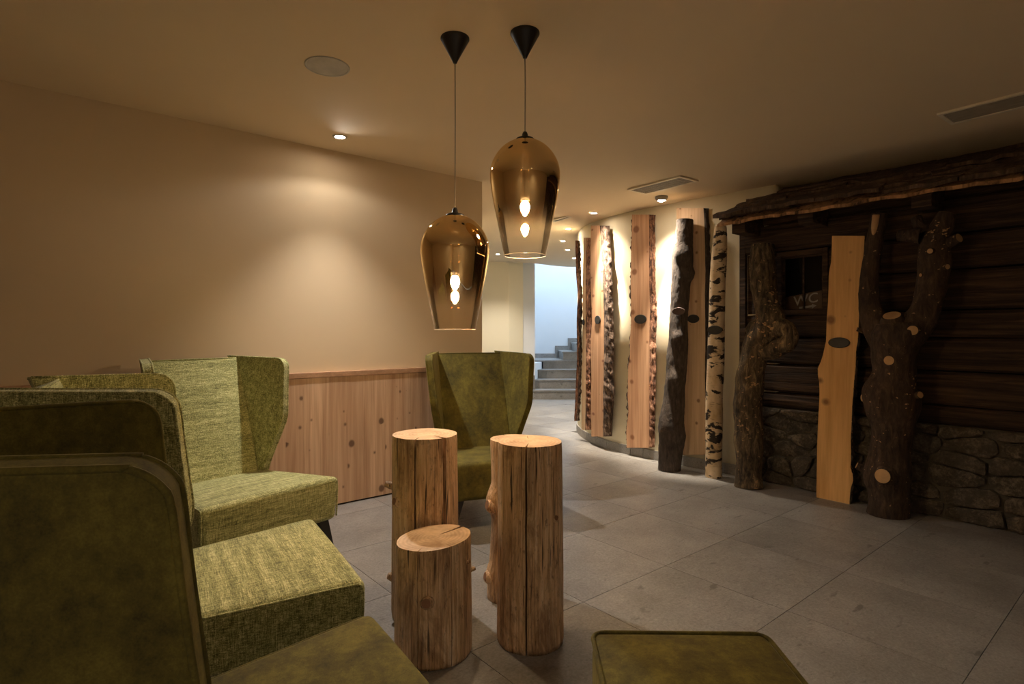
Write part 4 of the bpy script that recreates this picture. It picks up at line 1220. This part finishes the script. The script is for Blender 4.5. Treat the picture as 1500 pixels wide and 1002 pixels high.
for i, s in enumerate(seeds):
    poly = [(-1.2, 0.0), (2.37, 0.0), (2.37, 0.60 * SY), (-1.2, 0.60 * SY)]
    for j, t in enumerate(seeds):
        if j != i and abs(t[0] - s[0]) < 0.7 and abs(t[1] - s[1]) < 0.7: poly = clip(poly, s, t)
        if len(poly) < 3: break
    if len(poly) < 3: continue
    pts = [(p[0], p[1] / SY) for p in poly]
    cx = sum(p[0] for p in pts) / len(pts); cz = sum(p[1] for p in pts) / len(pts)
    # round corners by resampling each edge
    rp = []
    for q in range(len(pts)):
        p0, p1 = pts[q], pts[(q + 1) % len(pts)]
        for t in (0.22, 0.5, 0.78): rp.append((p0[0] + (p1[0] - p0[0]) * t, p0[1] + (p1[1] - p0[1]) * t))
    n = len(rp)
    dep = rs.uniform(0.012, 0.05)
    tiltb, tiltz = rs.uniform(-0.12, 0.12), rs.uniform(-0.15, 0.15)
    v = []
    for sc_, out_ in ((0.95, 0.0), (0.93, dep * 0.75), (0.74, dep)):
        for (b, zz) in rp:
            nn = noise.noise(Vector((b * 22, zz * 22, i))) * 0.006
            bb_, z2 = cx + (b - cx) * sc_, cz + (zz - cz) * sc_
            v.append(W(HUT_A - 0.004 - out_ - (nn + (bb_ - cx) * tiltb + (z2 - cz) * tiltz if out_ else 0), bb_ + (nn if out_ else 0), max(0.002, z2 + nn)))
    v.append(W(HUT_A - 0.004 - dep - 0.004, cx, cz))
    f = []
    for r in range(2):
        for q in range(n):
            q2 = (q + 1) % n
            f.append((r * n + q, r * n + q2, (r + 1) * n + q2, (r + 1) * n + q))
    f += [(2 * n + q, 2 * n + (q + 1) % n, 3 * n) for q in range(n)]
    o = hmesh('stone', v, f, M['stone'])

# slab roof: overlapping split slabs on rafters
def roof_z(a_): return 2.075 + (a_ - 4.16) * 0.47
def slab(name, a0, a1, b0, b1, lift, th, mat, seed, rag=0.02):
    n_, m_ = max(3, int((b1 - b0) / 0.06)), 4
    v, f = [], []
    for top in (0, 1):
        for i in range(n_ + 1):
            b = b0 + (b1 - b0) * i / n_
            rg = rag * noise.noise(Vector((b * 7, seed, 3))) + rag * 0.5 * noise.noise(Vector((b * 23, seed, 3)))
            for j in range(m_ + 1):
                t = j / m_
                a_ = a0 + rg * (1 - t) + (a1 - a0) * t
                wv = 0.015 * noise.noise(Vector((b * 5, a_ * 30, seed))) + 0.010 * noise.noise(Vector((b * 18, a_ * 60, seed)))
                be = b + (rag * 1.2 * noise.noise(Vector((a_ * 25, seed, i))) if i in (0, n_) else 0)
                v.append(W(a_, be, roof_z(a_) + lift * (1 - t * 0.7) + wv + (th if top else 0)))
    s = (n_ + 1) * (m_ + 1)
    for i in range(n_):
        for j in range(m_):
            q = (i * (m_ + 1) + j, i * (m_ + 1) + j + 1, (i + 1) * (m_ + 1) + j + 1, (i + 1) * (m_ + 1) + j)
            f.append(q[::-1]); f.append(tuple(s + t for t in q))
    for i in range(n_):
        a_, b_ = i * (m_ + 1), (i + 1) * (m_ + 1)
        f.append((a_, b_, s + b_, s + a_)); f.append((a_ + m_, s + a_ + m_, s + b_ + m_, b_ + m_))
    for j in range(m_):
        f.append((j, s + j, s + j + 1, j + 1)); t = n_ * (m_ + 1)
        f.append((t + j, t + j + 1, s + t + j + 1, s + t + j))
    return hmesh(name, v, f, mat)
rs2 = random.Random(5)
slab('eave_board', 4.152, 4.34, -1.3, 2.43, -0.030, 0.022, M['eave'], 50, 0.03)
for k in range(7):
    a0 = 4.145 + k * 0.085
    b = 2.50 - k * 0.03 - rs2.uniform(0, 0.05)
    while b > -1.3:
        ln = rs2.uniform(0.35, 0.95)
        slab('roof_slab', a0 + rs2.uniform(-0.012, 0.012), min(a0 + 0.26, 4.98), max(b - ln, -1.35), b, rs2.uniform(0.004, 0.040), rs2.uniform(0.016, 0.032), M['roof'], rs2.random() * 90, 0.036)
        b -= ln + 0.006
for b in (2.295, 1.787, 1.09, 0.40, -0.30, -1.0):
    v = []
    for (a_, zt_, zb_) in ((4.225, roof_z(4.225) - 0.045, roof_z(4.225) - 0.125), (HUT_A + 0.1, roof_z(HUT_A + 0.1) - 0.05, roof_z(4.225) - 0.125)):
        for db in (-0.055, 0.055): v += [W(a_, b + db, zb_), W(a_, b + db, zt_)]
    hmesh('rafter', v, [(0, 1, 3, 2), (4, 6, 7, 5), (0, 4, 5, 1), (2, 3, 7, 6), (1, 5, 7, 3), (0, 2, 6, 4)], M['beam'], bevel=0.006)

# ---------------------------------------------------------------- pieces leaning on the cabin
C1 = lambda q: (1000 + q[0] / 3, 200 + q[1] / 3)
C4 = lambda x, y: (1000 + x * 0.3392, 480 + y * 0.3393)
# golden plank: plane through its foot, leaning back to the eave
foot = (flo(1197, 728.5) + flo(1244, 739)) / 2
pn = -D1.copy(); pn.z = 0.034; pn.normalize()
pd = pn.dot(foot)
rows9 = [(345.5, 1218.8, 1266.5), (360, 1218.5, 1266), (385, 1217.5, 1264), (400, 1214, 1263), (433, 1213.4, 1260), (470, 1211, 1257.8), (500, 1210, 1256.5), (512, 1207.5, 1254), (526, 1204, 1253.5), (533, 1201, 1253.5), (541, 1197.3, 1253), (550, 1198.3, 1252), (560, 1200, 1251), (575, 1200.5, 1250), (590, 1200, 1248.5), (615, 1198.5, 1247.5), (650, 1197, 1246), (672, 1196.8, 1246.5), (686, 1196.6, 1245.5), (697, 1196.4, 1249.5), (706, 1196.2, 1249.5), (716, 1196, 1246), (733.5, 1196, 1244.2)]
plank('golden_plank', rows9, pn, pd, 0.04, M['maple'], 'golden yellow plank leaning on the cabin front right of the window', None, M['darkbark'], seed=14, wob=0.001, bottom=0.0, group='live-edge planks along the wall', bw=0.006)
oval(1229, 502, pn, pd + 0.006, 32, 15.5, 'dark oval plaque on the golden yellow plank', M['plaque'])

# crooked trunk left of the window
def px_path(rows, a0, a1, base):
    """pixel path laid on upright planes parallel to the cabin front, a0 at the first row to a1 at the last"""
    pts, rad = [], []
    n_ = len(rows) - 1
    for i_, q in enumerate(rows):
        a_ = a0 + (a1 - a0) * i_ / n_
        p_ = hit(q[0], q[1], D1, a_)
        pts.append(p_ - base); rad.append(q[2] * p_.y / F)
    return pts, rad
b8 = flo(1097, 713)
e8 = empty('crooked_trunk', b8); tag(e8, 'crooked mossy trunk with a bulging elbow left of the cabin window', 'tree trunk', 'tree trunks leaning on the wall')
rows8 = [(1097, 713, 19.5), (1096, 690, 18.5), (1096, 650, 19), (1095, 605, 20), (1097, 570, 19.5), (1101, 540, 18.5), (1106, 515, 19), (1114, 497, 22), (1124, 482, 22), (1128, 466, 19), (1124, 445, 17), (1119, 420, 17.5), (1117, 390, 18), (1117.5, 358, 14)]
pts, rad = px_path(rows8, D1.dot(b8), 4.33, b8); pts[0].z = 0
tube('trunk', pts, rad, M['mossbark'], e8, 36, 8, amp=0.16, freq=9, zf=0.8, seed=21, ridge=0.005, cap_mat=M['cut'], cap0=False)
pts, rad = px_path([(1097, 487, 8), (1107, 482, 12), (1126, 478, 14), (1146, 480, 14), (1157, 490, 12), (1152, 503, 12), (1138, 510, 13), (1118, 516, 12)], 4.28, 4.27, b8)
tube('elbow', pts, rad, M['mossbark'], e8, 28, 6, amp=0.22, freq=12, seed=25, ridge=0.005)

# big forked trunk
b10 = flo(1300.5, 751)
e10 = empty('forked_trunk', b10); tag(e10, 'big forked trunk with sawn branch stubs at the right of the cabin front', 'tree trunk', 'tree trunks leaning on the wall')
rows10 = [(1300.5, 751, 26), (1301, 720, 26), (1299, 697, 29), (1303, 670, 25), (1306, 640, 25.5), (1307, 600, 33), (1306, 578, 36), (1309, 550, 27), (1309, 525, 27), (1312, 505, 31), (1314, 488, 34), (1313, 474, 27)]
pts, rad = px_path(rows10, D1.dot(b10) - 0.045, 4.30, b10); pts[0].z = 0
tube('trunk', pts, rad, M['knotbark'], e10, 44, 8, amp=0.13, freq=8, zf=0.8, seed=33, ridge=0.006, cap_mat=M['cut'], cap0=False)
pts, rad = px_path([(1306, 512, 22), (1290, 484, 21), (1277, 460, 16), (1273, 430, 13), (1275, 395, 11.5), (1281, 355, 10.5), (1288, 314, 10)], 4.31, 4.37, b10)
la = tube('left_limb', pts, rad, M['knotbark'], e10, 30, 8, amp=0.10, freq=9, seed=37, ridge=0.004, cap_mat=M['cut'], cap0=False)
pts, rad = px_path([(1314, 512, 22), (1334, 484, 22), (1354, 455, 19), (1364, 420, 18), (1369, 385, 19), (1369, 360, 19), (1376, 338, 15), (1387, 312, 11)], 4.31, 4.36, b10)
tube('right_limb', pts, rad, M['knotbark'], e10, 32, 8, amp=0.14, freq=9, seed=41, ridge=0.006, cap_mat=M['cut'], cap0=False)
y_ = b10.y
front = -D1
side = D2
# peeled strip on the left limb tip
pts, rad = px_path([(1279, 352, 2.0), (1281, 335, 4.2), (1283.5, 315, 5.0)], 4.324, 4.326, b10)
tube('peeled_patch', pts, rad, M['cut'], la, 12, 4, amp=0.1, freq=12)
for px, py, dy, dr, kr, ln in ((1295, 697, -0.150, front * 1.0 + Vector((0, 0, 0.1)), 0.046, 0.03), (1260, 684, -0.03, side * 0.9 + front * 0.4 + Vector((0, 0, 0.45)), 0.022, 0.022),
                               (1270, 583, -0.05, side * 0.8 + front * 0.7, 0.024, 0.03), (1342, 579, -0.05, -side * 0.9 + front * 0.5 + Vector((0, 0, 0.2)), 0.022, 0.03),
                               (1303, 528, -0.135, front, 0.030, 0.012), (1337, 484, -0.115, front * 0.9 - side * 0.2, 0.030, 0.02), (1307, 466, -0.08, front * 0.6 + Vector((0, 0, 1.0)), 0.052, 0.02),
                               (1337, 345, 0.0, side * 1.0 + Vector((0, 0, 0.15)), 0.036, 0.08), (1392, 354, 0.0, -side * 0.8 + front * 0.35 + Vector((0, 0, 0.25)), 0.028, 0.055), (1363, 368, -0.08, front, 0.016, 0.01),
                               (1348, 332, 0.01, Vector((0, 0, 1)) + side * 0.35, 0.030, 0.07), (1351, 403, -0.055, side * 0.5 + front * 0.8, 0.011, 0.012), (1386, 391, -0.03, -side * 0.8 + front * 0.6, 0.016, 0.01),
                               (1262, 484, -0.02, side * 0.8 + front * 0.5 + Vector((0, 0, 0.3)), 0.014, 0.03)):
    stub(e10, b10, px, py, hit(px, py, D1, 4.325 + dy).y, dr, kr, ln, M['knotbark'])
